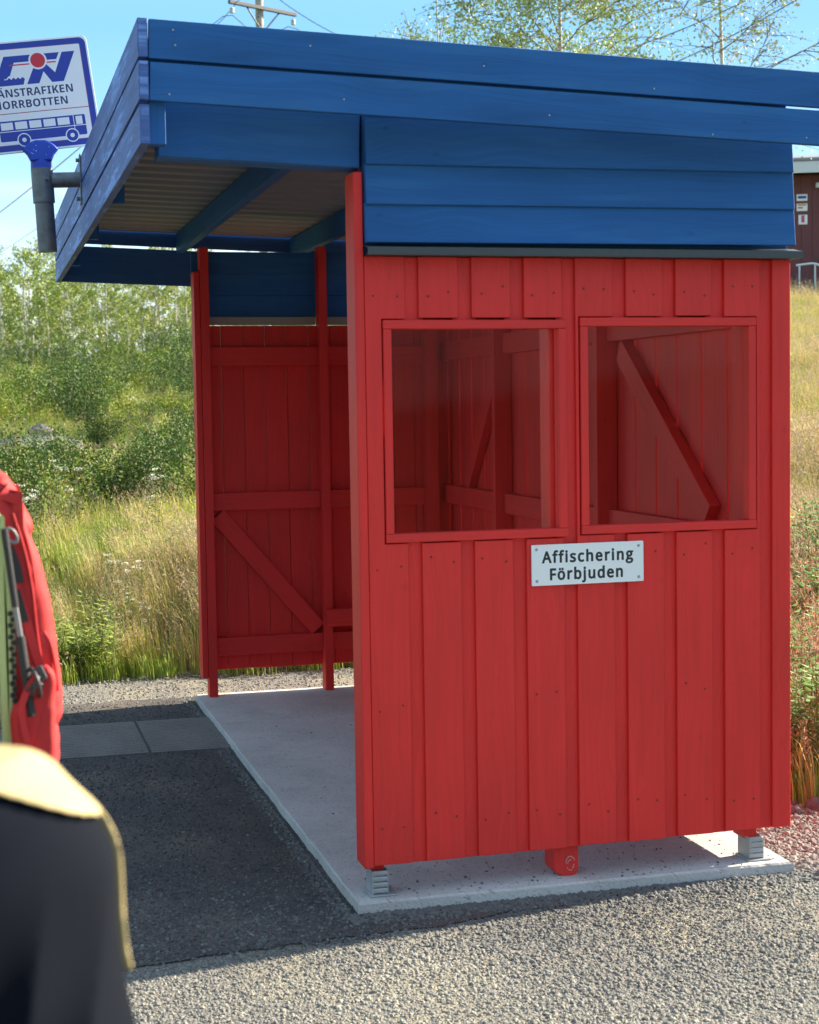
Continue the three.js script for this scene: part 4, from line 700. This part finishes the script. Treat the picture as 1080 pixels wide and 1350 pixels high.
{
  const wood = S({ color: rgb(0.66, 0.62, 0.55), map: T.bark, roughness: 0.9 }), glass = S({ color: rgb(0.55, 0.58, 0.55), roughness: 0.25 }), dark = S({ color: rgb(0.06, 0.06, 0.065), roughness: 0.5 });
  const mk = (x, z, top, turn, label) => {
    const g = group('utility_pole', scene, [x, hill(x, z), z]); g.rotation.y = turn; tag(g, label, 'pole', 'power line poles'); const H = top - hill(x, z);
    mesh('shaft', limb([[0, -0.5, 0], [0, H * 0.5, 0], [0, H + 1.3, 0]], [0.15, 0.125, 0.105], 12), wood, g);
    plank('crossarm', g, dark, [-1.15, 1.15], [H + 0.18, H + 0.28], [0.11, 0.21], 0.01);
    for (const s of [-1, 1]) { mesh('arm_brace', rod([0, H - 0.42, 0.13], [s * 0.55, H + 0.18, 0.16], 0.022), dark, g); }
    for (const xx of [-1.05, 0.0, 1.05]) { const y = xx === 0 ? H + 1.0 : H + 0.02; const ins = group('insulator', g, [xx, y, 0.16]); for (let k = 0; k < 3; k++) { const d = new THREE.CylinderGeometry(0.05, 0.07, 0.04, 12); d.translate(0, -0.05 + k * 0.05, 0); mesh('disc', d, glass, ins); } }
    return g;
  };
  const p1 = [6.57, -39.3, 12.15], p2 = [13.6, -18.8, 8.75], p0 = [-9, -120, 9.5];
  mk(p1[0], p1[1], p1[2], 0.5, 'wooden power line pole showing above the left part of the roof'); mk(p2[0], p2[1], p2[2], 0.5, 'wooden power line pole standing beyond the right side'); mk(p0[0], p0[1], p0[2], 0.1, 'distant wooden power line pole beyond the wooded hill'); 
  const wires = [[-1.05, -0.1], [0, 0.85], [1.05, -0.1]];
  const wl = ['left wire of the power line above the shelter', 'top wire of the power line above the shelter', 'right wire of the power line above the shelter'];
  wires.forEach(([o, dy], i) => {
    const c = Math.cos(0.5), s = Math.sin(0.5), a = new THREE.Vector3(p1[0] + o * c, p1[2] + dy, p1[1] - o * s + 0.16), b = new THREE.Vector3(p2[0] + o * c, p2[2] + dy, p2[1] - o * s + 0.16), f = new THREE.Vector3(p0[0] + o * 1.6, p0[2] + dy, p0[1]);
    const pts = []; for (let k = 0; k <= 24; k++) { const t = k / 24, q = f.clone().lerp(a, t); q.y -= 4 * 1.2 * t * (1 - t); pts.push(q); } for (let k = 1; k <= 20; k++) { const t = k / 20, q = a.clone().lerp(b, t); q.y -= 4 * 2.5 * t * (1 - t); pts.push(q); }
    const m = mesh('power_wire', tube(pts, 0.011, 160, 5), dark); tag(m, wl[i], 'wire');
  });
}

// added unseen wood on the left, put in to block low sky light
{
  const r = rng(31), list = []; for (let i = 0; i < 260; i++) list.push([-12.5 - 9 * r(), 8 + 38 * r(), 4.2 + 3.2 * r(), r() * 6.28]);
  const im = new THREE.InstancedMesh(SH[2].leaves, M.leaf, list.length), o = new THREE.Object3D(); list.forEach(([x, z, q, t], i) => { o.position.set(x, GY - 0.3, z); o.scale.set(q * 0.8, q, q * 0.8); o.rotation.y = t; o.updateMatrix(); im.setMatrixAt(i, o.matrix); }); im.name = numbered('added_roadside_wood'); im.castShadow = true; im.userData.label = 'added unseen wood on the left blocking low sky light'; im.userData.category = 'wood'; stuff(im); scene.add(im);
}


// ------------------------------------------------------------------ people
const V = (x, y, z) => [x, y, z];
function cap(p, a, b, ra, rb) { const px = p[0] - a[0], py = p[1] - a[1], pz = p[2] - a[2], bx = b[0] - a[0], by = b[1] - a[1], bz = b[2] - a[2], h = clamp((px * bx + py * by + pz * bz) / (bx * bx + by * by + bz * bz + 1e-9), 0, 1); return Math.hypot(px - bx * h, py - by * h, pz - bz * h) - mix(ra, rb, h); }
const ell = (p, c, r) => { const k0 = Math.hypot((p[0] - c[0]) / r[0], (p[1] - c[1]) / r[1], (p[2] - c[2]) / r[2]), k1 = Math.hypot((p[0] - c[0]) / r[0] ** 2, (p[1] - c[1]) / r[1] ** 2, (p[2] - c[2]) / r[2] ** 2); return k0 * (k0 - 1) / Math.max(k1, 1e-6); };
const smin = (a, b, k) => { const h = Math.max(k - Math.abs(a - b), 0) / k; return Math.min(a, b) - h * h * k * 0.25; };
function surface(fn, lo, hi, n) {
  const mc = new MarchingCubes(n, new THREE.MeshStandardMaterial(), false, false, 400000); mc.isolation = 0; const h = n / 2, q = [0, 0, 0];
  const at = (i, a) => mix(lo[a], hi[a], ((i - h) / h + 1) / 2);
  for (let k = 0; k < n; k++) for (let j = 0; j < n; j++) for (let i = 0; i < n; i++) { q[0] = at(i, 0); q[1] = at(j, 1); q[2] = at(k, 2); mc.field[k * n * n + j * n + i] = -fn(q) * 10; }
  mc.update(); const c = mc.count, src = mc.positionArray, pos = new Float32Array(c * 3);
  for (let i = 0; i < c; i++) for (let a = 0; a < 3; a++) pos[i * 3 + a] = mix(lo[a], hi[a], (src[i * 3 + a] + 1) / 2);
  let g = new THREE.BufferGeometry(); g.setAttribute('position', new THREE.BufferAttribute(pos, 3)); g = mergeVertices(g, 1e-5);
  // drop slivers, orient and smooth normals
  const id = g.index.array, keep = []; for (let i = 0; i < id.length; i += 3) if (id[i] !== id[i + 1] && id[i + 1] !== id[i + 2] && id[i] !== id[i + 2]) keep.push(id[i], id[i + 1], id[i + 2]); g.setIndex(keep);
  const p = g.attributes.position, nn = new Float32Array(p.count * 3), e = 0.002;
  for (let i = 0; i < p.count; i++) { const x = p.getX(i), y = p.getY(i), z = p.getZ(i), n0 = norm([fn([x + e, y, z]) - fn([x - e, y, z]), fn([x, y + e, z]) - fn([x, y - e, z]), fn([x, y, z + e]) - fn([x, y, z - e])]); nn.set(n0, i * 3); }
  g.setAttribute('normal', new THREE.BufferAttribute(nn, 3));
  const uv = new Float32Array(p.count * 2); for (let i = 0; i < p.count; i++) { uv[i * 2] = (p.getX(i) + p.getZ(i)) * 6; uv[i * 2 + 1] = p.getY(i) * 6; } g.setAttribute('uv', new THREE.BufferAttribute(uv, 2));
  return g;
}
function paint(g, f) { const p = g.attributes.position, n = g.attributes.normal, c = new Float32Array(p.count * 3); for (let i = 0; i < p.count; i++) c.set(f(p.getX(i), p.getY(i), p.getZ(i), n.getX(i), n.getY(i), n.getZ(i)), i * 3); g.setAttribute('color', new THREE.BufferAttribute(c, 3)); return g; }
// a standing figure facing -z, feet on y = 0; returns joints for a height H
function joints(H, armBend) {
  const s = H / 1.7, J = {}; const put = (n, x, y, z) => { J[n] = [x * s, y * s, z * s]; };
  put('pelvis', 0, 0.95, 0); put('waist', 0, 1.08, 0.0); put('chest', 0, 1.26, 0.005); put('neck', 0, 1.43, 0.01); put('head', 0, 1.585, -0.015);
  for (const [k, q] of [['R', 1], ['L', -1]]) { put('sh' + k, q * 0.185, 1.375, 0.01); put('el' + k, q * 0.222, 1.10, 0.035); put('wr' + k, q * (0.245 - 0.05 * armBend), 0.88 + 0.18 * armBend, -0.06 - 0.14 * armBend); put('hip' + k, q * 0.09, 0.93, 0); put('kn' + k, q * 0.105, 0.50, -0.015); put('an' + k, q * 0.11, 0.085, 0.02); put('toe' + k, q * 0.125, 0.035, -0.16); }
  J.s = s; return J;
}
function figure(J) {
  const s = J.s, torso = (p, e) => { let d = cap([p[0] * 0.72, p[1], p[2]], J.pelvis, J.waist, 0.115 * s + e, 0.105 * s + e); d = smin(d, cap([p[0] * 0.66, p[1], p[2]], J.waist, J.chest, 0.105 * s + e, 0.118 * s + e), 0.08); d = smin(d, cap(p, [J.shL[0] * 0.8, J.shL[1], J.shL[2]], [J.shR[0] * 0.8, J.shR[1], J.shR[2]], 0.07 * s + e, 0.07 * s + e), 0.09); return d; };
  const arms = (p, e) => { let d = 9; for (const k of ['R', 'L']) { d = Math.min(d, smin(cap(p, J['sh' + k], J['el' + k], 0.058 * s + e, 0.044 * s + e), cap(p, J['el' + k], J['wr' + k], 0.043 * s + e, 0.030 * s + e), 0.03)); } return d; };
  const legs = (p, e) => { let d = 9; for (const k of ['R', 'L']) d = smin(d, smin(cap(p, J['hip' + k], J['kn' + k], 0.085 * s + e, 0.058 * s + e), cap(p, J['kn' + k], J['an' + k], 0.056 * s + e, 0.038 * s + e), 0.04), 0.02); return d; };
  const feet = (p, e) => Math.min(cap(p, J.anR, J.toeR, 0.04 + e, 0.032 + e), cap(p, J.anL, J.toeL, 0.04 + e, 0.032 + e));
  const neck = (p) => cap(p, J.neck, J.head, 0.056 * s, 0.06 * s);
  const c = J.head, head = (p) => {
    const q = [p[0] - c[0], p[1] - c[1], p[2] - c[2]]; let d = ell(q, [0, 0.03, 0.012], [0.076, 0.098, 0.096]); d = smin(d, ell(q, [0, -0.04, -0.018], [0.06, 0.075, 0.072]), 0.04);
    d = smin(d, cap(q, [0, 0.012, -0.088], [0, -0.022, -0.106], 0.008, 0.013), 0.018); d = Math.max(d, -ell(q, [0.032, 0.012, -0.098], [0.018, 0.011, 0.014])); d = Math.max(d, -ell(q, [-0.032, 0.012, -0.098], [0.018, 0.011, 0.014]));
    d = smin(d, ell(q, [0.032, 0.011, -0.078], [0.013, 0.012, 0.013]), 0.004); d = smin(d, ell(q, [-0.032, 0.011, -0.078], [0.013, 0.012, 0.013]), 0.004);
    d = smin(d, cap(q, [-0.02, -0.055, -0.086], [0.02, -0.055, -0.086], 0.008, 0.008), 0.01); for (const k of [-1, 1]) d = smin(d, ell(q, [k * 0.08, 0.0, 0.018], [0.012, 0.032, 0.02]), 0.01); return d; };
  const hands = (p, k) => { const w = J['wr' + k], e = J['el' + k], d = norm([w[0] - e[0], w[1] - e[1], w[2] - e[2]]), q = k === 'R' ? 1 : -1, f = norm([0, -d[2], d[1]]), along = (t, u, v) => [w[0] + d[0] * t + f[0] * u - q * v * 0.6, w[1] + d[1] * t + f[1] * u, w[2] + d[2] * t + f[2] * u];
    let m = smin(cap(p, along(-0.02, 0, 0), along(0.03, 0, 0), 0.027 * s, 0.026), ell(p, along(0.06, 0, 0.004), [0.022, 0.05, 0.042]), 0.03);
    [[-0.032, 0.062], [-0.011, 0.075], [0.011, 0.07], [0.03, 0.055]].forEach(([u, L]) => { const a = along(0.088, u, 0.004), b = along(0.088 + L * 0.55, u * 1.05, 0.012), c2 = along(0.088 + L * 0.85, u * 1.05, 0.034); m = smin(m, Math.min(cap(p, a, b, 0.0095, 0.0085), cap(p, b, c2, 0.0085, 0.007)), 0.006); });
    const t0 = along(0.025, -0.03, 0.008), t1 = along(0.062, -0.055, 0.018), t2 = along(0.092, -0.058, 0.03); return smin(m, Math.min(cap(p, t0, t1, 0.013, 0.0105), cap(p, t1, t2, 0.0105, 0.008)), 0.01); };
  return { torso, arms, legs, feet, neck, head, hands };
}
const SKIN = [0.46, 0.27, 0.19];
function bodyMesh(J, F) {
  const s = J.s, main = surface((p) => smin(smin(smin(F.torso(p, 0), F.arms(p, 0), 0.05), F.legs(p, 0), 0.05), Math.min(F.feet(p, 0), F.neck(p)), 0.02), [-0.4 * s, -0.02, -0.3 * s], [0.4 * s, 1.62 * s, 0.28 * s], 84);
  const parts = [main, surface((p) => smin(F.head(p), F.neck(p), 0.02), [-0.13, J.head[1] - 0.16, J.head[2] - 0.15], [0.13, J.head[1] + 0.16, J.head[2] + 0.15], 60)];
  for (const k of ['R', 'L']) { const w = J['wr' + k]; parts.push(surface((p) => F.hands(p, k), [w[0] - 0.13, w[1] - 0.24, w[2] - 0.2], [w[0] + 0.13, w[1] + 0.08, w[2] + 0.13], 64)); }
  return paint(mergeGeometries(parts.map((g) => { const q = g.toNonIndexed(); return q; })), () => SKIN);
}
const wrinkle = (p, a) => a * (Math.sin(p[1] * 46 + 5 * Math.sin(p[0] * 17 + p[2] * 13)) * 0.5 + Math.sin(p[1] * 23 + p[0] * 31 + 3 * Math.sin(p[2] * 19)) * 0.5);
const skinM = P({ color: rgb(1, 1, 1), vertexColors: true, roughness: 0.55 });
const fabric = (o) => P({ roughness: 0.85, bumpMap: T.cloth, bumpScale: 0.0006, sheen: 0.15, sheenRoughness: 0.6, ...o });
function person({ H, at, turn, label, yoke, yokeMat, jacketMat, trousers, hairCol, armBend, folds = 0, jacketN = 96, looseness = 0.022 }) {
  const J = joints(H, armBend), F = figure(J), s = J.s, g = group('person', scene, at); g.rotation.y = turn; tag(g, label, 'person');
  mesh('body', bodyMesh(J, F), skinM, g);
  const jk = (p) => { let d = smin(F.torso(p, looseness), F.arms(p, looseness), 0.045) + wrinkle(p, 0.004) + folds * step01(1.32, 1.18, p[1]) * (Math.abs(Math.sin(p[0] * 66 + 1.6 * Math.sin(p[1] * 8) + p[2] * 10)) - 0.5); d = Math.max(d, 0.86 * s - p[1]); d = Math.max(d, p[1] - 1.475 * s); for (const k of ['R', 'L']) { const w = J['wr' + k]; d = Math.max(d, -(Math.hypot(p[0] - w[0], p[1] - (w[1] - 0.03), p[2] - w[2]) - 0.055)); } return d; };
  const jg = surface(jk, [-0.36 * s, 0.78 * s, -0.26 * s], [0.36 * s, 1.52 * s, 0.2 * s], jacketN); mesh('jacket', jg, jacketMat, g); if (yoke) { const cut = (name, f, lo, hi, n) => mesh(name, surface((p) => Math.max(jk(p) - 0.006, -f(p[0], p[1], p[2])), lo, hi, n), yokeMat, g); for (const q of [1, -1]) cut('shoulder_yoke', (x, y, z) => Math.min(yoke(x, y, z), x * q - 0.002), q > 0 ? [-0.01, 1.22, -0.19] : [-0.35, 1.22, -0.19], q > 0 ? [0.35, 1.42, 0.17] : [0.01, 1.42, 0.17], 100); for (const q of [1, -1]) cut('sleeve_stripe', (x, y, z) => Math.min((x * q - 0.228) * 0.6 - (z + 0.004) * 0.8, y - 1.2, 1.347 - 0.40 * (x * q - 0.19) - y), q > 0 ? [0.14, 1.08, -0.12] : [-0.36, 1.08, -0.12], q > 0 ? [0.36, 1.4, 0.12] : [-0.14, 1.4, 0.12], 90); }
  const tr = (p) => Math.max(smin(F.legs(p, 0.012), F.torso(p, 0.008), 0.06) + wrinkle(p, 0.003), Math.max(p[1] - 1.0 * s, 0.07 - p[1])); mesh('trousers', surface(tr, [-0.26 * s, 0.03, -0.2 * s], [0.26 * s, 1.04 * s, 0.2 * s], 80), trousers, g);
  mesh('shoes', surface((p) => Math.max(F.feet(p, 0.014), -0.0 - p[1] + 0.001), [-0.24, -0.02, -0.26], [0.24, 0.16, 0.12], 64), fabric({ color: rgb(0.05, 0.045, 0.04) }), g);
  const c = J.head; mesh('hair', surface((p) => { const q = [p[0] - c[0], p[1] - c[1], p[2] - c[2]]; let d = ell(q, [0, 0.035, 0.02], [0.09, 0.105, 0.104]); d = Math.max(d, -(q[1] - 0.035 + (q[2] + 0.02) * 1.0) * 0.7); return d + 0.003 * Math.sin(q[0] * 180 + q[1] * 60); }, [-0.12, c[1] - 0.14, c[2] - 0.13], [0.12, c[1] + 0.17, c[2] + 0.15], 56), S({ color: rgb(...hairCol), roughness: 0.7 }), g);
  return { g, J };
}
person({
  H: 1.575, at: [-1.362, GY, 3.80], turn: 0.12, armBend: 0.3, label: 'person in a navy jacket with yellow shoulders close at the left edge',
  yoke: (x, y, z) => y - 1.346 + 0.40 * (Math.abs(x) - 0.19), yokeMat: fabric({ color: rgb(0.42, 0.33, 0.15), roughness: 0.7 }),
  jacketMat: P({ color: rgb(0.0055, 0.007, 0.012), roughness: 0.95, specularIntensity: 0.12, bumpMap: T.cloth, bumpScale: 0.0006 }), trousers: fabric({ color: rgb(0.03, 0.032, 0.04) }), hairCol: [0.06, 0.04, 0.025], jacketN: 120, looseness: 0.03, folds: 0.007,
});
person({
  H: 1.74, at: [-1.318, GY, 1.92], turn: Math.PI / 2, armBend: 0.5, label: 'hiker in pale jeans carrying a red backpack at the left edge', jacketMat: fabric({ color: rgb(0.28, 0.30, 0.31) }), trousers: fabric({ color: rgb(0.30, 0.36, 0.42) }), hairCol: [0.10, 0.07, 0.04], jacketN: 72, looseness: 0.012,
});
{
  // the red backpack, seen from its side
  const kx = 0.00113, ky = 0.00139, X = (px) => px * kx, Y = (py) => (1010 - py) * ky, pk = group('backpack', scene, [-1.145, 0.933, 1.92]);
  tag(pk, 'red hiking backpack with black straps worn by the hiker at the left edge', 'backpack');
  const redM = fabric({ color: rgb(0.46, 0.016, 0.018), roughness: 0.75 }), redD = fabric({ color: rgb(0.50, 0.02, 0.022), roughness: 0.75 }), blk = fabric({ color: rgb(0.015, 0.015, 0.017), roughness: 0.6 }), lime = fabric({ color: rgb(0.42, 0.48, 0.20) });
  const sil = (pts) => { const s = new THREE.Shape(); pts.forEach(([a, b], i) => i ? s.lineTo(X(a), Y(b)) : s.moveTo(X(a), Y(b))); return s; };
  const smooth = (pts) => { const c = new THREE.CatmullRomCurve3(pts.map(([a, b]) => new THREE.Vector3(X(a), Y(b), 0)), true, 'catmullrom', 0.5).getPoints(70); return new THREE.Shape(c.map((v) => new THREE.Vector2(v.x, v.y))); };
  const puff = (shape, z0, z1, b, amp, seed, inset = b) => {
    const g = new THREE.ExtrudeGeometry(shape, { depth: z1 - z0 - 2 * b, bevelEnabled: true, bevelSize: b * 0.9, bevelOffset: -inset * 0.9, bevelThickness: b, bevelSegments: 6, steps: 10 }); g.translate(0, 0, z0 + b); const m = mergeVertices(g.deleteAttribute('normal').deleteAttribute('uv'), 1e-5), p = m.attributes.position;
    for (let i = 0; i < p.count; i++) { const x = p.getX(i), y = p.getY(i), z = p.getZ(i), n = amp * ((wn(y * 26 + z * 9 + seed, x * 34 + z * 21, seed) - 0.5) + 0.6 * (wn(y * 60 + seed, x * 50 + z * 40, seed + 1) - 0.5)); p.setXYZ(i, x + n, y + n * 0.4, z + n); } m.computeVertexNormals(); const u = new Float32Array(p.count * 2); for (let i = 0; i < p.count; i++) { u[i * 2] = p.getX(i) * 8 + p.getZ(i) * 8; u[i * 2 + 1] = p.getY(i) * 8; } m.setAttribute('uv', new THREE.BufferAttribute(u, 2)); return m; };
  mesh('main_compartment', puff(smooth([[-2, 640], [14, 655], [34, 700], [54, 752], [66, 805], [72, 850], [77, 900], [78, 935], [66, 958], [50, 975], [20, 985], [0, 985], [-6, 900], [-8, 760]]), -0.13, 0.128, 0.034, 0.0035, 71), redM, pk);
  mesh('lid', puff(smooth([[-14, 632], [4, 640], [22, 672], [32, 694], [20, 702], [2, 690], [-14, 672]]), -0.11, 0.11, 0.03, 0.004, 72, 0.02), redM, pk);
  mesh('bottom_compartment', puff(smooth([[-4, 950], [30, 940], [60, 955], [62, 1000], [50, 1030], [20, 1045], [-2, 1040]]), -0.12, 0.135, 0.03, 0.004, 73, 0.02), redM, pk);
  mesh('side_pocket', puff(smooth([[-2, 930], [18, 912], [40, 880], [56, 872], [62, 900], [61, 985], [56, 1015], [20, 1030], [0, 1025]]), 0.105, 0.168, 0.016, 0.005, 74, 0.012), redM, pk);
  mesh('back_panel', puff(smooth([[-18, 690], [-1, 700], [5, 780], [5, 900], [0, 960], [-18, 965]]), -0.118, 0.14, 0.014, 0.0, 75), lime, pk);
  const holes = []; for (let i = 0; i < 16; i++) { const h = new THREE.CircleGeometry(0.0052, 10); h.translate(X(-0.5 + (i % 2) * 3.4), Y(800 + i * 7.5), 0.1412); holes.push(h); } stuff(mesh('mesh_holes', join(holes), blk, pk));
  // zip, compression strap and pocket loop
  const curve = (pts, z) => pts.map(([a, b]) => [X(a), Y(b), z]);
  mesh('zip', tube(curve([[22, 688], [34, 730], [42, 790], [46, 820], [58, 838], [66, 870], [70, 905]], 0.122), 0.0035, 40, 6), redD, pk);
  mesh('seam', tube(curve([[8, 672], [24, 720], [34, 770], [40, 830], [48, 880]], 0.1295), 0.0028, 40, 6), redD, pk);
  const strap = (name, pts, z, w, m) => { const c = new THREE.CatmullRomCurve3(curve(pts, z).map((p) => new THREE.Vector3(...p))), n = 24, pos = [], idx = []; for (let k = 0; k <= n; k++) { const q = c.getPoint(k / n), t = c.getTangent(k / n), nx = -t.y * w / 2, ny = t.x * w / 2; for (const [s, dz] of [[1, 0], [-1, 0], [1, 0.003], [-1, 0.003]]) pos.push(q.x + nx * s, q.y + ny * s, q.z + dz); if (k) { const a = (k - 1) * 4, b = k * 4; for (const [u, v] of [[2, 3], [1, 0], [0, 2], [3, 1]]) idx.push(a + u, a + v, b + u, b + u, a + v, b + v); } } let g = new THREE.BufferGeometry(); g.setAttribute('position', new THREE.Float32BufferAttribute(pos, 3)); g.setIndex(idx); g = g.toNonIndexed(); g.computeVertexNormals(); g.setAttribute('uv', new THREE.BufferAttribute(new Float32Array(g.attributes.position.count * 2), 2)); return mesh(name, g, m, pk); };
  strap('compression_strap', [[2, 742], [14, 778], [26, 818], [36, 850], [44, 872]], 0.131, 0.016, redD);
  strap('black_strap', [[-2, 715], [8, 742], [12, 762]], 0.134, 0.022, blk); strap('black_strap', [[10, 770], [18, 798], [22, 812]], 0.134, 0.012, blk);
  strap('pocket_loop', [[22, 975], [14, 940], [12, 915], [24, 892], [44, 868]], 0.172, 0.012, redD);
  const chrome = S({ color: rgb(0.22, 0.22, 0.23), metalness: 0.6, roughness: 0.45 });
  const clip = new THREE.TorusGeometry(0.008, 0.0022, 8, 18); clip.scale(1, 1.7, 1); const c1 = mesh('clip', clip, chrome, pk); c1.position.set(X(5), Y(700), 0.146); c1.rotation.z = 0.5;
  const bk = mesh('buckle', new RoundedBoxGeometry(0.012, 0.026, 0.006, 2, 0.002), S({ color: rgb(0.05, 0.05, 0.055), roughness: 0.5 }), pk); bk.position.set(X(43), Y(874), 0.178); bk.rotation.z = 0.4;
  // folded walking pole pushed into the side pocket
  const pole = group('walking_pole', scene, [-1.145, 0.933, 1.92]); tag(pole, 'black folded walking pole strapped to the side of the red backpack', 'walking pole');
  mesh('upper_shaft', rod([X(-6), Y(690), 0.160], [X(7), Y(790), 0.160], 0.0065), blk, pole); mesh('metal_shaft', rod([X(7), Y(790), 0.160], [X(13), Y(828), 0.160], 0.0055), chrome, pole); mesh('lower_shaft', rod([X(13), Y(828), 0.160], [X(27), Y(930), 0.165], 0.0085), blk, pole);
  const coil = []; for (let k = 0; k < 4; k++) { const t = new THREE.TorusGeometry(0.017 + 0.003 * k, 0.0035, 6, 22); t.rotateX(1.2 + 0.2 * k); t.rotateZ(0.6 * k); t.translate(X(33), Y(893 - k * 2), 0.158 + 0.003 * k); coil.push(t); }
  const cd = mesh('cord_bundle', join(coil), S({ color: rgb(0.03, 0.03, 0.032), roughness: 0.5 })); cd.position.set(-1.145, 0.933, 1.92); tag(cd, 'black cord bundle stuffed in the side pocket of the red backpack', 'cord');
}
renderer.render(scene, camera);
